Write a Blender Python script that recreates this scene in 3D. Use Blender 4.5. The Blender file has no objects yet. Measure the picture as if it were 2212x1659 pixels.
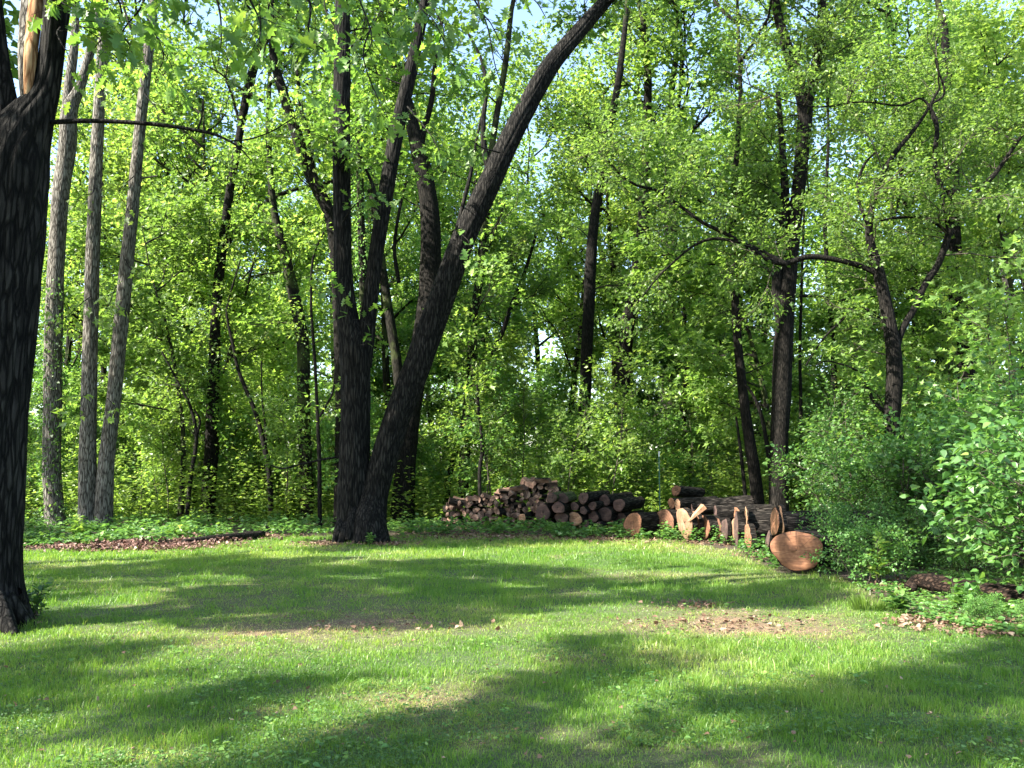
import bpy, math, random
import numpy as np
from math import radians, pi, sin, cos, tan, atan2
R = np.random.RandomState(7)
random.seed(7)
scene = bpy.context.scene
col = scene.collection

# ------------------------------------------------------------------ camera, sky, sun, exposure
F = 1917.0; CX, CY, HZ = 1106.0, 829.5, 1017.5       # photo measured on a 2212 x 1659 grid
EYE = 1.6
TILT = math.atan((HZ - CY) / F)
cd = bpy.data.cameras.new('camera'); cam = bpy.data.objects.new('camera', cd); col.objects.link(cam)
cam.location = (0, 0, EYE); cam.rotation_euler = (pi / 2 + TILT, 0, 0)
cd.sensor_width = 36; cd.lens = 36 * F / 2212; cd.clip_end = 2000; cd.clip_start = 0.05
scene.camera = cam

SUN_EL = radians(40); SAZ = np.array([-0.91, -0.42]); SAZ = SAZ / np.linalg.norm(SAZ)
SUNV = np.array([SAZ[0] * cos(SUN_EL), SAZ[1] * cos(SUN_EL), sin(SUN_EL)])
w = bpy.data.worlds.new('World'); scene.world = w; w.use_nodes = True
nt = w.node_tree; bg = nt.nodes['Background']
sky = nt.nodes.new('ShaderNodeTexSky'); sky.sky_type = 'NISHITA'; sky.sun_disc = False
sky.sun_elevation = SUN_EL; sky.sun_rotation = atan2(SAZ[0], SAZ[1]) % (2 * pi)
nt.links.new(sky.outputs[0], bg.inputs[0]); bg.inputs[1].default_value = 0.11
sl = bpy.data.lights.new('sun', 'SUN'); sun = bpy.data.objects.new('sun', sl); col.objects.link(sun)
sl.energy = 5.0; sl.angle = radians(0.53); sl.color = (1.0, 0.95, 0.84)
from mathutils import Vector, Matrix, Quaternion
sun.rotation_euler = Vector(tuple(SUNV)).to_track_quat('Z', 'Y').to_euler()
scene.view_settings.view_transform = 'Standard'; scene.view_settings.look = 'None'
scene.view_settings.exposure = 2.42; scene.view_settings.gamma = 1
cy = scene.cycles
cy.max_bounces = 7; cy.diffuse_bounces = 4; cy.glossy_bounces = 2; cy.transmission_bounces = 5
cy.use_denoising = True; cy.denoiser = "OPENIMAGEDENOISE"; cy.denoising_input_passes = "RGB_ALBEDO_NORMAL"
cy.sample_clamp_indirect = 6
cy.caustics_reflective = False; cy.caustics_refractive = False
cy.use_adaptive_sampling = False
scene.render.use_persistent_data = False

# ------------------------------------------------------------------ helpers
def P(x, y, Y):
    """the world point at distance Y ahead that the photo shows at grid point (x, y)"""
    a = (x - CX) / F; b = (CY - y) / F
    d = np.array([a, cos(TILT) - b * sin(TILT), sin(TILT) + b * cos(TILT)])
    return np.array([0, 0, EYE]) + d * (Y / d[1])
def G(x, y):
    a = (x - CX) / F; b = (CY - y) / F
    d = np.array([a, cos(TILT) - b * sin(TILT), sin(TILT) + b * cos(TILT)])
    return np.array([0, 0, EYE]) + d * (-EYE / d[2])
def px(n, Y): return n * Y / F
def unit(v):
    v = np.asarray(v, float); return v / (np.linalg.norm(v, axis=-1, keepdims=True) + 1e-12)

_grids = {}
def vn(x, y, s, seed):
    """smooth value noise in 0..1"""
    if seed not in _grids: _grids[seed] = np.random.RandomState(seed).rand(128, 128)
    g = _grids[seed]; x = np.asarray(x) / s + 1000.37; y = np.asarray(y) / s + 1000.71
    i = np.floor(x).astype(int); j = np.floor(y).astype(int); fx = x - i; fy = y - j
    fx = fx * fx * (3 - 2 * fx); fy = fy * fy * (3 - 2 * fy)
    a = g[i % 128, j % 128]; b = g[(i + 1) % 128, j % 128]; c = g[i % 128, (j + 1) % 128]; d = g[(i + 1) % 128, (j + 1) % 128]
    return (a * (1 - fx) + b * fx) * (1 - fy) + (c * (1 - fx) + d * fx) * fy
def ss(a, b, x):
    t = np.clip((np.asarray(x) - a) / (b - a), 0, 1); return t * t * (3 - 2 * t)

def mesh_from(name, V, faces_list, mats, smooth=True, attrs=None, matidx=None):
    """faces_list: list of (m,k) int arrays"""
    V = np.ascontiguousarray(V, dtype=np.float32)
    me = bpy.data.meshes.new(name)
    me.vertices.add(len(V)); me.vertices.foreach_set('co', V.ravel())
    loops = np.concatenate([f.ravel() for f in faces_list]).astype(np.int32)
    tot = np.concatenate([np.full(len(f), f.shape[1], np.int32) for f in faces_list])
    st = np.concatenate([[0], np.cumsum(tot)[:-1]]).astype(np.int32)
    me.loops.add(len(loops)); me.loops.foreach_set('vertex_index', loops)
    me.polygons.add(len(tot)); me.polygons.foreach_set('loop_start', st); me.polygons.foreach_set('loop_total', tot)
    me.polygons.foreach_set('use_smooth', np.full(len(tot), smooth, bool))
    if matidx is not None: me.polygons.foreach_set('material_index', np.asarray(matidx, np.int32))
    for m in (mats if isinstance(mats, (list, tuple)) else [mats]): me.materials.append(m)
    me.update(calc_edges=True)
    for k, (dom, arr) in (attrs or {}).items():
        a = me.attributes.new(k, 'FLOAT', dom); a.data.foreach_set('value', np.ascontiguousarray(arr, np.float32))
    return me

class Acc:
    """collects tubes, discs and blocks into one mesh"""
    def __init__(s): s.v = []; s.q = {}; s.n = 0; s.m = {}
    def add(s, V, fs, mi=0):
        for f in fs:
            f = np.asarray(f); k = f.shape[1]
            s.q.setdefault(k, []).append(f + s.n); s.m.setdefault(k, []).append(np.full(len(f), mi))
        s.v.append(np.asarray(V)); s.n += len(V)
    def tube(s, pts, rad, k=8, cap=False, disp=None, mi=0):
        pts = np.asarray(pts, float); m = len(pts); rad = np.asarray(rad, float)
        t = np.gradient(pts, axis=0); t = unit(t)
        ref = np.array([0.0, 1.0, 0.0]) if abs(t[:, 1]).max() < .9 else np.array([0, 0, 1.0]) if abs(t[:, 2]).max() < .9 else np.array([1.0, 0.2, 0.1])
        a = unit(np.cross(t, ref)); b = np.cross(t, a)
        th = np.arange(k) * 2 * pi / k
        rr = np.repeat(rad[:, None], k, 1)
        if disp is not None: rr = rr * disp(np.arange(m), th, pts)
        V = pts[:, None, :] + rr[..., None] * (np.cos(th)[None, :, None] * a[:, None, :] + np.sin(th)[None, :, None] * b[:, None, :])
        i = np.arange(m - 1)[:, None] * k; j = np.arange(k)[None, :]; j2 = (j + 1) % k
        q = np.stack([i + j, i + j2, i + k + j2, i + k + j], -1).reshape(-1, 4)
        fs = [q]
        if cap: fs.append(np.arange(k)[None, ::-1] ); fs.append((np.arange(k) + (m - 1) * k)[None, :])
        s.add(V.reshape(-1, 3), fs, mi)
    def mesh(s, name, mats, off=(0, 0, 0), smooth=True):
        V = np.concatenate(s.v) - np.asarray(off)
        ks = sorted(s.q); fl = [np.concatenate(s.q[k]) for k in ks]; mi = np.concatenate([np.concatenate(s.m[k]) for k in ks])
        return mesh_from(name, V, fl, mats, smooth, None, mi)

def spline(pts, n=5):
    """Catmull-Rom through rows (x,y,z,r...)"""
    p = np.asarray(pts, float)
    if len(p) < 3:
        t = np.linspace(0, 1, n + 1)[:, None]; return p[0] * (1 - t) + p[-1] * t
    q = np.vstack([2 * p[0] - p[1], p, 2 * p[-1] - p[-2]]); out = []
    for i in range(1, len(q) - 2):
        for t in np.arange(n) / n:
            out.append(.5 * (2 * q[i] + (q[i + 1] - q[i - 1]) * t + (2 * q[i - 1] - 5 * q[i] + 4 * q[i + 1] - q[i + 2]) * t * t + (3 * q[i] - q[i - 1] - 3 * q[i + 1] + q[i + 2]) * t ** 3))
    out.append(q[-2]); return np.array(out)

def empty(name, loc, label, cat, group=None, rz=0.0):
    o = bpy.data.objects.new(name, None); col.objects.link(o); o.empty_display_size = .3
    o.location = tuple(float(c) for c in loc); o.rotation_euler = (0, 0, rz); o['label'] = label; o['category'] = cat
    if group: o['group'] = group
    return o
def child(name, me, parent, label=None):
    o = bpy.data.objects.new(name, me); col.objects.link(o); o.parent = parent
    if label: o['label'] = label
    return o
def single(name, me, loc, label, cat, group=None, rot=None):
    o = bpy.data.objects.new(name, me); col.objects.link(o); o.location = tuple(float(c) for c in loc)
    if rot is not None: o.rotation_mode = 'QUATERNION'; o.rotation_quaternion = rot
    o['label'] = label; o['category'] = cat
    if group: o['group'] = group
    return o
def special(name, me, kind):
    o = bpy.data.objects.new(name, me); col.objects.link(o); o['kind'] = kind; return o
def copy_tree(root, loc, rz, sc, label, group):
    r = root.copy(); col.objects.link(r); r.location = tuple(float(c) for c in loc); r.rotation_euler = (0, 0, rz); r.scale = (sc, sc, sc)
    r['label'] = label
    if group: r['group'] = group
    elif 'group' in r: del r['group']
    for ch in KIDS[root.name]:
        c = ch.copy(); col.objects.link(c); c.parent = r
    return r
KIDS = {}

# ------------------------------------------------------------------ materials
def mat(name):
    m = bpy.data.materials.new(name); m.use_nodes = True; n = m.node_tree; n.nodes.clear()
    out = n.nodes.new('ShaderNodeOutputMaterial'); return m, n, out
def N(n, t, **kw):
    x = n.nodes.new(t)
    for k, v in kw.items():
        if k.startswith('i_'): x.inputs[k[2:].replace('_', ' ')].default_value = v
        else: setattr(x, k, v)
    return x
def ramp(n, stops):
    r = n.nodes.new('ShaderNodeValToRGB'); e = r.color_ramp.elements
    while len(e) < len(stops): e.new(.5)
    for a, (p, c) in zip(e, stops): a.position = p; a.color = (*c, 1)
    return r
def coords(n, scale, kind='Object'):
    tc = N(n, 'ShaderNodeTexCoord'); mp = N(n, 'ShaderNodeMapping'); mp.inputs['Scale'].default_value = scale
    n.links.new(tc.outputs[kind], mp.inputs[0]); return mp.outputs[0]
def leafmat(name, cols, trans=0.56, boost=(1.7, 1.68, 1.0), rough=.42, spec=.5, var=.25):
    """leaf blade: reflects, shines a little and lets light through; tint is each leaf's own colour"""
    m, n, out = mat(name); L = n.links.new
    at = N(n, 'ShaderNodeAttribute', attribute_name='tint'); oi = N(n, 'ShaderNodeObjectInfo')
    r = ramp(n, cols); L(at.outputs['Fac'], r.inputs[0])
    mr = N(n, 'ShaderNodeMapRange'); mr.inputs[3].default_value = 1 - var; mr.inputs[4].default_value = 1 + var; L(oi.outputs['Random'], mr.inputs[0])
    hs = N(n, 'ShaderNodeHueSaturation'); L(r.outputs[0], hs.inputs['Color']); L(mr.outputs[0], hs.inputs['Value'])
    pr = N(n, 'ShaderNodeBsdfPrincipled'); L(hs.outputs[0], pr.inputs['Base Color']); pr.inputs['Roughness'].default_value = rough
    pr.inputs['Specular IOR Level'].default_value = spec
    tr = N(n, 'ShaderNodeBsdfTranslucent'); mx = N(n, 'ShaderNodeMix', data_type='RGBA', blend_type='MULTIPLY'); mx.inputs[0].default_value = 1
    L(hs.outputs[0], mx.inputs[6]); mx.inputs[7].default_value = (*boost, 1); L(mx.outputs[2], tr.inputs[0])
    ms = N(n, 'ShaderNodeMixShader'); ms.inputs[0].default_value = trans; L(pr.outputs[0], ms.inputs[1]); L(tr.outputs[0], ms.inputs[2]); L(ms.outputs[0], out.inputs[0])
    return m
def barkmat(name, c1, c2, c3, sc=1.0, bump=.7, moss=0.0, side=False):
    m, n, out = mat(name); L = n.links.new
    co = coords(n, (1.3 * sc, 14 * sc, 14 * sc) if side else (14 * sc, 14 * sc, 1.9 * sc))
    no = N(n, 'ShaderNodeTexNoise'); no.inputs['Scale'].default_value = 1.0; no.inputs['Detail'].default_value = 7; no.inputs['Roughness'].default_value = .65; no.inputs['Distortion'].default_value = .6; L(co, no.inputs[0])
    vo = N(n, 'ShaderNodeTexVoronoi', feature='DISTANCE_TO_EDGE'); vo.inputs['Scale'].default_value = 1.3; 
    ad = N(n, 'ShaderNodeMix', data_type='RGBA', blend_type='ADD'); ad.inputs[0].default_value = .9; L(co, ad.inputs[6]); L(no.outputs['Color'], ad.inputs[7]); L(ad.outputs[2], vo.inputs[0])
    mu = N(n, 'ShaderNodeMath', operation='MULTIPLY'); L(no.outputs[0], mu.inputs[0]); 
    vr = N(n, 'ShaderNodeMapRange'); vr.inputs[2].default_value = .2; vr.inputs[3].default_value = .25; L(vo.outputs[0], vr.inputs[0]); L(vr.outputs[0], mu.inputs[1])
    r = ramp(n, [(.14, c1), (.42, c2), (.70, c3)]); L(mu.outputs[0], r.inputs[0]); src = r.outputs[0]
    co2 = coords(n, (1.6, 1.6, 1.1)); n2 = N(n, 'ShaderNodeTexNoise'); n2.inputs['Scale'].default_value = 1.4; n2.inputs['Detail'].default_value = 4; L(co2, n2.inputs[0])
    if moss:
        mr = ramp(n, [(.5, (0, 0, 0)), (.62, (1, 1, 1))]); L(n2.outputs[0], mr.inputs[0])
        mo = N(n, 'ShaderNodeMix', data_type='RGBA'); mm = N(n, 'ShaderNodeMath', operation='MULTIPLY'); mm.inputs[1].default_value = moss; L(mr.outputs[0], mm.inputs[0]); L(mm.outputs[0], mo.inputs[0])
        L(src, mo.inputs[6]); mo.inputs[7].default_value = (.09, .12, .035, 1); src = mo.outputs[2]
    else:
        vm = N(n, 'ShaderNodeMapRange'); vm.inputs[3].default_value = .6; vm.inputs[4].default_value = 1.35; L(n2.outputs[0], vm.inputs[0])
        hs = N(n, 'ShaderNodeHueSaturation'); L(src, hs.inputs['Color']); L(vm.outputs[0], hs.inputs['Value']); src = hs.outputs[0]
    b = N(n, 'ShaderNodeBump'); b.inputs['Strength'].default_value = bump; b.inputs['Distance'].default_value = .04; L(mu.outputs[0], b.inputs['Height'])
    pr = N(n, 'ShaderNodeBsdfPrincipled'); pr.inputs['Roughness'].default_value = .93; pr.inputs['Specular IOR Level'].default_value = .15
    L(src, pr.inputs['Base Color']); L(b.outputs[0], pr.inputs['Normal']); L(pr.outputs[0], out.inputs[0]); return m
def cutmat(name, c1, c2, c3, rings=28.0):
    """sawn end grain: growth rings, cracks and saw marks about the local z axis"""
    m, n, out = mat(name); L = n.links.new
    tc = N(n, 'ShaderNodeTexCoord'); oi = N(n, 'ShaderNodeObjectInfo')
    no = N(n, 'ShaderNodeTexNoise'); no.inputs['Scale'].default_value = 5; no.inputs['Detail'].default_value = 5; L(tc.outputs['Object'], no.inputs[0])
    wv = N(n, 'ShaderNodeTexWave', wave_type='RINGS', rings_direction='Z'); wv.inputs['Scale'].default_value = rings / 6; wv.inputs['Distortion'].default_value = 2.5; wv.inputs['Detail'].default_value = 3
    L(tc.outputs['Object'], wv.inputs[0])
    sw = N(n, 'ShaderNodeTexNoise'); sw.inputs['Scale'].default_value = 1; sw.inputs['Detail'].default_value = 6; sw.inputs['Roughness'].default_value = .7
    mp = N(n, 'ShaderNodeMapping'); mp.inputs['Scale'].default_value = (4, 30, 4); mp.inputs['Rotation'].default_value = (0, 0, .5); L(tc.outputs['Object'], mp.inputs[0]); L(mp.outputs[0], sw.inputs[0])
    a = N(n, 'ShaderNodeMath', operation='MULTIPLY_ADD'); L(wv.outputs[1], a.inputs[0]); a.inputs[1].default_value = .07; L(sw.outputs[0], a.inputs[2])
    a2 = N(n, 'ShaderNodeMath', operation='MULTIPLY_ADD'); L(no.outputs[0], a2.inputs[0]); a2.inputs[1].default_value = .7; L(a.outputs[0], a2.inputs[2])
    a3 = N(n, 'ShaderNodeMath', operation='MULTIPLY'); L(a2.outputs[0], a3.inputs[0]); a3.inputs[1].default_value = .55
    r = ramp(n, [(.35, c1), (.5, c2), (.68, c3)]); L(a3.outputs[0], r.inputs[0])
    sp = N(n, 'ShaderNodeSeparateXYZ'); L(tc.outputs['Object'], sp.inputs[0]); an = N(n, 'ShaderNodeMath', operation='ARCTAN2'); L(sp.outputs[1], an.inputs[0]); L(sp.outputs[0], an.inputs[1])
    le = N(n, 'ShaderNodeVectorMath', operation='LENGTH'); L(tc.outputs['Object'], le.inputs[0]); cb = N(n, 'ShaderNodeCombineXYZ'); am = N(n, 'ShaderNodeMath', operation='MULTIPLY'); L(an.outputs[0], am.inputs[0]); am.inputs[1].default_value = 4.5
    L(am.outputs[0], cb.inputs[0]); L(le.outputs['Value'], cb.inputs[1]); L(oi.outputs['Random'], cb.inputs[2]); cn = N(n, 'ShaderNodeTexNoise'); cn.inputs['Scale'].default_value = 2.2; cn.inputs['Detail'].default_value = 3; L(cb.outputs[0], cn.inputs[0])
    cr = ramp(n, [(.33, (.12, .12, .12)), (.37, (1, 1, 1)), (.62, (1, 1, 1)), (.75, (.6, .55, .5))]); L(cn.outputs[0], cr.inputs[0]); cm = N(n, 'ShaderNodeMix', data_type='RGBA', blend_type='MULTIPLY'); cm.inputs[0].default_value = .6; L(r.outputs[0], cm.inputs[6]); L(cr.outputs[0], cm.inputs[7]); r = cm; r_out = cm.outputs[2]
    hs = N(n, 'ShaderNodeHueSaturation'); mr = N(n, 'ShaderNodeMapRange'); mr.inputs[3].default_value = .65; mr.inputs[4].default_value = 1.2; L(oi.outputs['Random'], mr.inputs[0]); L(mr.outputs[0], hs.inputs['Value']); L(r_out, hs.inputs['Color'])
    b = N(n, 'ShaderNodeBump'); b.inputs['Strength'].default_value = .5; b.inputs['Distance'].default_value = .01; L(sw.outputs[0], b.inputs['Height'])
    pr = N(n, 'ShaderNodeBsdfPrincipled'); pr.inputs['Roughness'].default_value = .85; L(hs.outputs[0], pr.inputs['Base Color']); L(b.outputs[0], pr.inputs['Normal']); L(pr.outputs[0], out.inputs[0]); return m

M = {}
M['leaf'] = leafmat('forest_leaf', [(0, (.07, .14, .03)), (.45, (.14, .235, .055)), (.85, (.20, .30, .08)), (1, (.33, .36, .13))])
M['leaf_y'] = leafmat('yellow_green_leaf', [(0, (.10, .18, .035)), (.5, (.18, .28, .06)), (.9, (.26, .34, .09)), (1, (.40, .38, .16))])
M['leaf_d'] = leafmat('deep_green_leaf', [(0, (.05, .12, .03)), (.5, (.10, .20, .05)), (.9, (.16, .27, .065)), (1, (.25, .32, .1))])
M['oak'] = leafmat('oak_leaf', [(0, (.07, .15, .03)), (.5, (.12, .22, .045)), (1, (.2, .3, .05))], trans=.5)
M['cover'] = leafmat('ground_plant_leaf', [(0, (.045, .12, .03)), (.5, (.09, .19, .045)), (1, (.17, .28, .06))], trans=.4, spec=.5, rough=.4)
M['shrub'] = leafmat('shrub_leaf', [(0, (.04, .12, .03)), (.5, (.09, .20, .045)), (.9, (.15, .28, .06)), (1, (.28, .35, .09))], trans=.42, spec=.5, rough=.4)
M['dead'] = leafmat('dead_leaf', [(0, (.08, .045, .028)), (.5, (.18, .11, .07)), (1, (.34, .25, .18))], trans=.15, boost=(1.2, 1, .8), spec=.3, rough=.6)
M['dead_red'] = leafmat('red_brown_dead_leaf', [(0, (.035, .018, .013)), (.45, (.10, .05, .038)), (.8, (.24, .14, .11)), (1, (.45, .36, .3))], trans=.1, boost=(1.2, 1, .8), spec=.3, rough=.6)
M['bark_shaded'] = barkmat('shaded_dark_bark', (.002, .002, .0018), (.014, .0125, .011), (.045, .041, .036), 1.0, 1.0)  # near black: the shade under the leaves is put into the bark colour
M['bark_grey'] = barkmat('grey_bark', (.03, .026, .021), (.15, .135, .115), (.32, .30, .265), 1.4, .9)
M['bark_mid_shaded'] = barkmat('shaded_brown_bark', (.002, .002, .0016), (.010, .0085, .007), (.042, .036, .03), 1.8, .8)  # darkened so the colour carries the shade among the trunks
M['bark_forest'] = barkmat('woodland_bark', (.003, .003, .002), (.013, .012, .009), (.045, .04, .032), 1.6, .5, .35)
M['bark_log'] = barkmat('felled_log_bark', (.005, .004, .0035), (.022, .018, .015), (.09, .078, .066), 1.5, 1.0)
M['bark_fallen'] = barkmat('rotting_log_bark', (.003, .002, .0015), (.022, .013, .009), (.075, .048, .034), 1.2, 1.0, side=True)
M['bark_moss'] = barkmat('mossy_bark', (.03, .035, .018), (.08, .085, .04), (.15, .15, .09), 1.3, .6, .8)
M['twig'] = barkmat('twig_bark', (.03, .026, .02), (.07, .06, .045), (.13, .115, .09), 2.0, .3)
M['bare'] = barkmat('bare_wood', (.14, .06, .025), (.36, .2, .1), (.5, .34, .2), .7, .4)
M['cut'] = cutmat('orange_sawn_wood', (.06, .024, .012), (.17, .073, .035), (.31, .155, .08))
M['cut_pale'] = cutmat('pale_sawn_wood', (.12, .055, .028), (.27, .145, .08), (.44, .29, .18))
M['cut_old_shaded'] = cutmat('weathered_shaded_wood', (.02, .01, .008), (.07, .036, .028), (.15, .09, .07))  # weathered; on the stacked round logs the dark tone stands in for shade
M['split'] = cutmat('split_firewood', (.035, .018, .013), (.13, .07, .046), (.38, .25, .18), 12)
def plain(name, c, rough=.5):
    m, n, out = mat(name); pr = N(n, 'ShaderNodeBsdfPrincipled'); no = N(n, 'ShaderNodeTexNoise'); no.inputs['Scale'].default_value = 30
    r = ramp(n, [(.3, tuple(x * .6 for x in c)), (.7, c)]); n.links.new(no.outputs[0], r.inputs[0]); n.links.new(r.outputs[0], pr.inputs['Base Color'])
    pr.inputs['Roughness'].default_value = rough; n.links.new(pr.outputs[0], out.inputs[0]); return m
M['post'] = plain('green_painted_steel', (.03, .11, .06)); M['white'] = plain('white_paint', (.7, .7, .68))

# ------------------------------------------------------------------ the lie of the land
EDGE = np.array([G(*p)[:2] for p in [(-600, 1200), (-200, 1192), (60, 1189), (150, 1186), (330, 1176), (470, 1166), (600, 1160), (720, 1160), (850, 1160), (960, 1158), (1150, 1160), (1350, 1164), (1450, 1170), (1600, 1190), (1690, 1232), (1780, 1250), (1850, 1280), (1950, 1325), (2050, 1365), (2212, 1378), (2500, 1390), (3200, 1420)]])
def edge_y(x):
    o = np.argsort(EDGE[:, 0]); return np.interp(x, EDGE[o, 0], EDGE[o, 1])
# the right-hand edge doubles back in x, so it is read along y there
def edge_x(y):
    s = EDGE[12:]; o = np.argsort(s[:, 1]); return np.interp(y, s[o, 1], s[o, 0], left=9.5, right=99)
def lawn(x, y):
    """1 on the lawn, 0 on the woodland floor"""
    nz = (vn(x, y, .5, 11) - .5) * .7 + (vn(x, y, 1.6, 12) - .5) * .8
    yy = np.interp(x, EDGE[:13, 0], EDGE[:13, 1], right=EDGE[12, 1])
    a = ss(-.25, .25, yy - y + nz); b = ss(-.2, .2, edge_x(y) - x + nz * .5)
    return a * b
def patch(x, y, gx, gy, rx, ry):
    c = G(gx, gy); e = G(gx + rx, gy); f = G(gx, gy + ry); g_ = G(gx, gy - ry)
    a = (x - c[0]) / (e[0] - c[0]); b = (y - c[1]) / (abs(g_[1] - f[1]) / 2)
    return np.exp(-(a * a + b * b))
def dry(x, y):
    """how bare and straw-coloured the turf is"""
    n = vn(x, y, 1.5, 21) * .5 + vn(x, y, .5, 22) * .3 + vn(x, y, .18, 23) * .2
    d = ss(.48, .78, n) * .42
    for p in [(1560, 1350, 260, 26, .85), (1500, 1310, 130, 14, .7), (800, 1345, 330, 28, .75), (450, 1385, 300, 30, .45), (1240, 1415, 110, 16, .55), (880, 1505, 110, 14, .5), (580, 1530, 70, 14, .6), (330, 1630, 130, 18, .65), (660, 1490, 120, 14, .35), (1800, 1370, 200, 14, .4), (1080, 1572, 50, 10, .3), (2100, 1620, 100, 14, .5), (1900, 1300, 120, 20, .3)]:
        d = d + patch(x, y, *p[:4]) * p[4] * .85 * (.55 + .9 * vn(x, y, .35, 24))
    return np.clip(d, 0, 1)
def zg(x, y):
    return (vn(x, y, 3.0, 31) - .5) * .06 + (vn(x, y, .8, 32) - .5) * .03 + ss(30, 120, np.hypot(x, y)) * 1.5

def build_ground():
    a = np.concatenate([-np.geomspace(400, 14, 26)[:-1], np.arange(-14, 14, .14), np.geomspace(14, 400, 26)])
    b = np.concatenate([-np.geomspace(150, 2, 14)[:-1], np.arange(-2, 28, .14), np.geomspace(28, 500, 34)])
    X, Y = np.meshgrid(a, b, indexing='ij'); x, y = X.ravel(), Y.ravel()
    V = np.stack([x, y, zg(x, y)], 1); na, nb = len(a), len(b)
    i = (np.arange(na - 1)[:, None] * nb + np.arange(nb - 1)[None, :]).ravel()
    q = np.stack([i, i + nb, i + nb + 1, i + 1], 1)
    m, n, out = mat('turf_and_soil'); L = n.links.new
    al = N(n, 'ShaderNodeAttribute', attribute_name='lawn'); ad = N(n, 'ShaderNodeAttribute', attribute_name='dry')
    co = coords(n, (1, 1, 1)); n1 = N(n, 'ShaderNodeTexNoise'); n1.inputs['Scale'].default_value = 38; n1.inputs['Detail'].default_value = 5; n1.inputs['Roughness'].default_value = .75; L(co, n1.inputs[0])
    n2 = N(n, 'ShaderNodeTexNoise'); n2.inputs['Scale'].default_value = 6; n2.inputs['Detail'].default_value = 4; L(co, n2.inputs[0])
    g = ramp(n, [(.3, (.02, .035, .01)), (.55, (.05, .085, .02)), (.75, (.11, .13, .04))]); L(n1.outputs[0], g.inputs[0])
    d = ramp(n, [(.3, (.06, .035, .02)), (.5, (.15, .095, .055)), (.72, (.30, .22, .14))]); L(n1.outputs[0], d.inputs[0])
    f = ramp(n, [(.32, (.012, .012, .006)), (.5, (.05, .032, .02)), (.72, (.16, .11, .075))]); L(n1.outputs[0], f.inputs[0])
    m1 = N(n, 'ShaderNodeMix', data_type='RGBA'); L(ad.outputs['Fac'], m1.inputs[0]); L(g.outputs[0], m1.inputs[6]); L(d.outputs[0], m1.inputs[7])
    m2 = N(n, 'ShaderNodeMix', data_type='RGBA'); L(al.outputs['Fac'], m2.inputs[0]); L(f.outputs[0], m2.inputs[6]); L(m1.outputs[2], m2.inputs[7])
    bp = N(n, 'ShaderNodeBump'); bp.inputs['Distance'].default_value = .03; bp.inputs['Strength'].default_value = .8; L(n1.outputs[0], bp.inputs['Height'])
    pr = N(n, 'ShaderNodeBsdfPrincipled'); pr.inputs['Roughness'].default_value = .95; L(m2.outputs[2], pr.inputs['Base Color']); L(bp.outputs[0], pr.inputs['Normal']); L(pr.outputs[0], out.inputs[0])
    me = mesh_from('ground', V, [q], m, True, {'lawn': ('POINT', lawn(x, y)), 'dry': ('POINT', dry(x, y))})
    special('ground', me, 'structure')
build_ground()

# ------------------------------------------------------------------ leaves
DIAMOND = [(0, 0), (.45, .36), (1, 0), (.45, -.36)]
OVAL = [(0, 0), (.22, .27), (.6, .30), (1, 0), (.6, -.30), (.22, -.27)]
HALF_OAK = [(.1, .04), (.2, .20), (.3, .10), (.42, .36), (.53, .12), (.68, .34), (.78, .10), (.9, .12)]
OAK = [(0, 0)] + HALF_OAK + [(1, 0)] + [(u, -v) for u, v in HALF_OAK[::-1]]
MAPLE = [(0, 0), (.1, .28), (.25, .14), (.42, .44), (.55, .16), (1, 0), (.55, -.16), (.42, -.44), (.25, -.14), (.1, -.28)]
TRI = [(0, 0), (.15, .36), (.55, .30), (1, 0), (.55, -.30), (.15, -.36)]
def leafmesh(name, pts, dirs, size, m, rng, tmpl=DIAMOND, tilt=.55, spread=.9, hang=.25, fold=.35, width=1.0, off=(0, 0, 0), tintf=None):
    pts = np.asarray(pts) - np.asarray(off); n = len(pts)
    d = unit(unit(dirs) + rng.normal(0, spread, (n, 3)) * [1, 1, .55] + [0, 0, -hang])
    up = np.array([0, 0, 1.0]) + rng.normal(0, tilt, (n, 3)); s = unit(np.cross(d, up)); nn = np.cross(s, d)
    Lg = size * rng.uniform(.6, 1.25, n)
    T = np.array(tmpl); k = len(T)
    V = pts[:, None] + Lg[:, None, None] * (d[:, None] * T[None, :, 0, None] + s[:, None] * T[None, :, 1, None] * width + nn[:, None] * (np.abs(T[None, :, 1, None]) * fold - (T[None, :, 0, None] ** 2) * .12))
    f = np.arange(n * k).reshape(n, k)
    tint = np.clip(rng.beta(2, 2.3, n), 0, 1)
    if tintf is not None: tint = np.clip(tint + tintf, 0, 1)
    return mesh_from(name, V.reshape(-1, 3), [f], m, False, {'tint': ('FACE', tint)})

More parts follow.
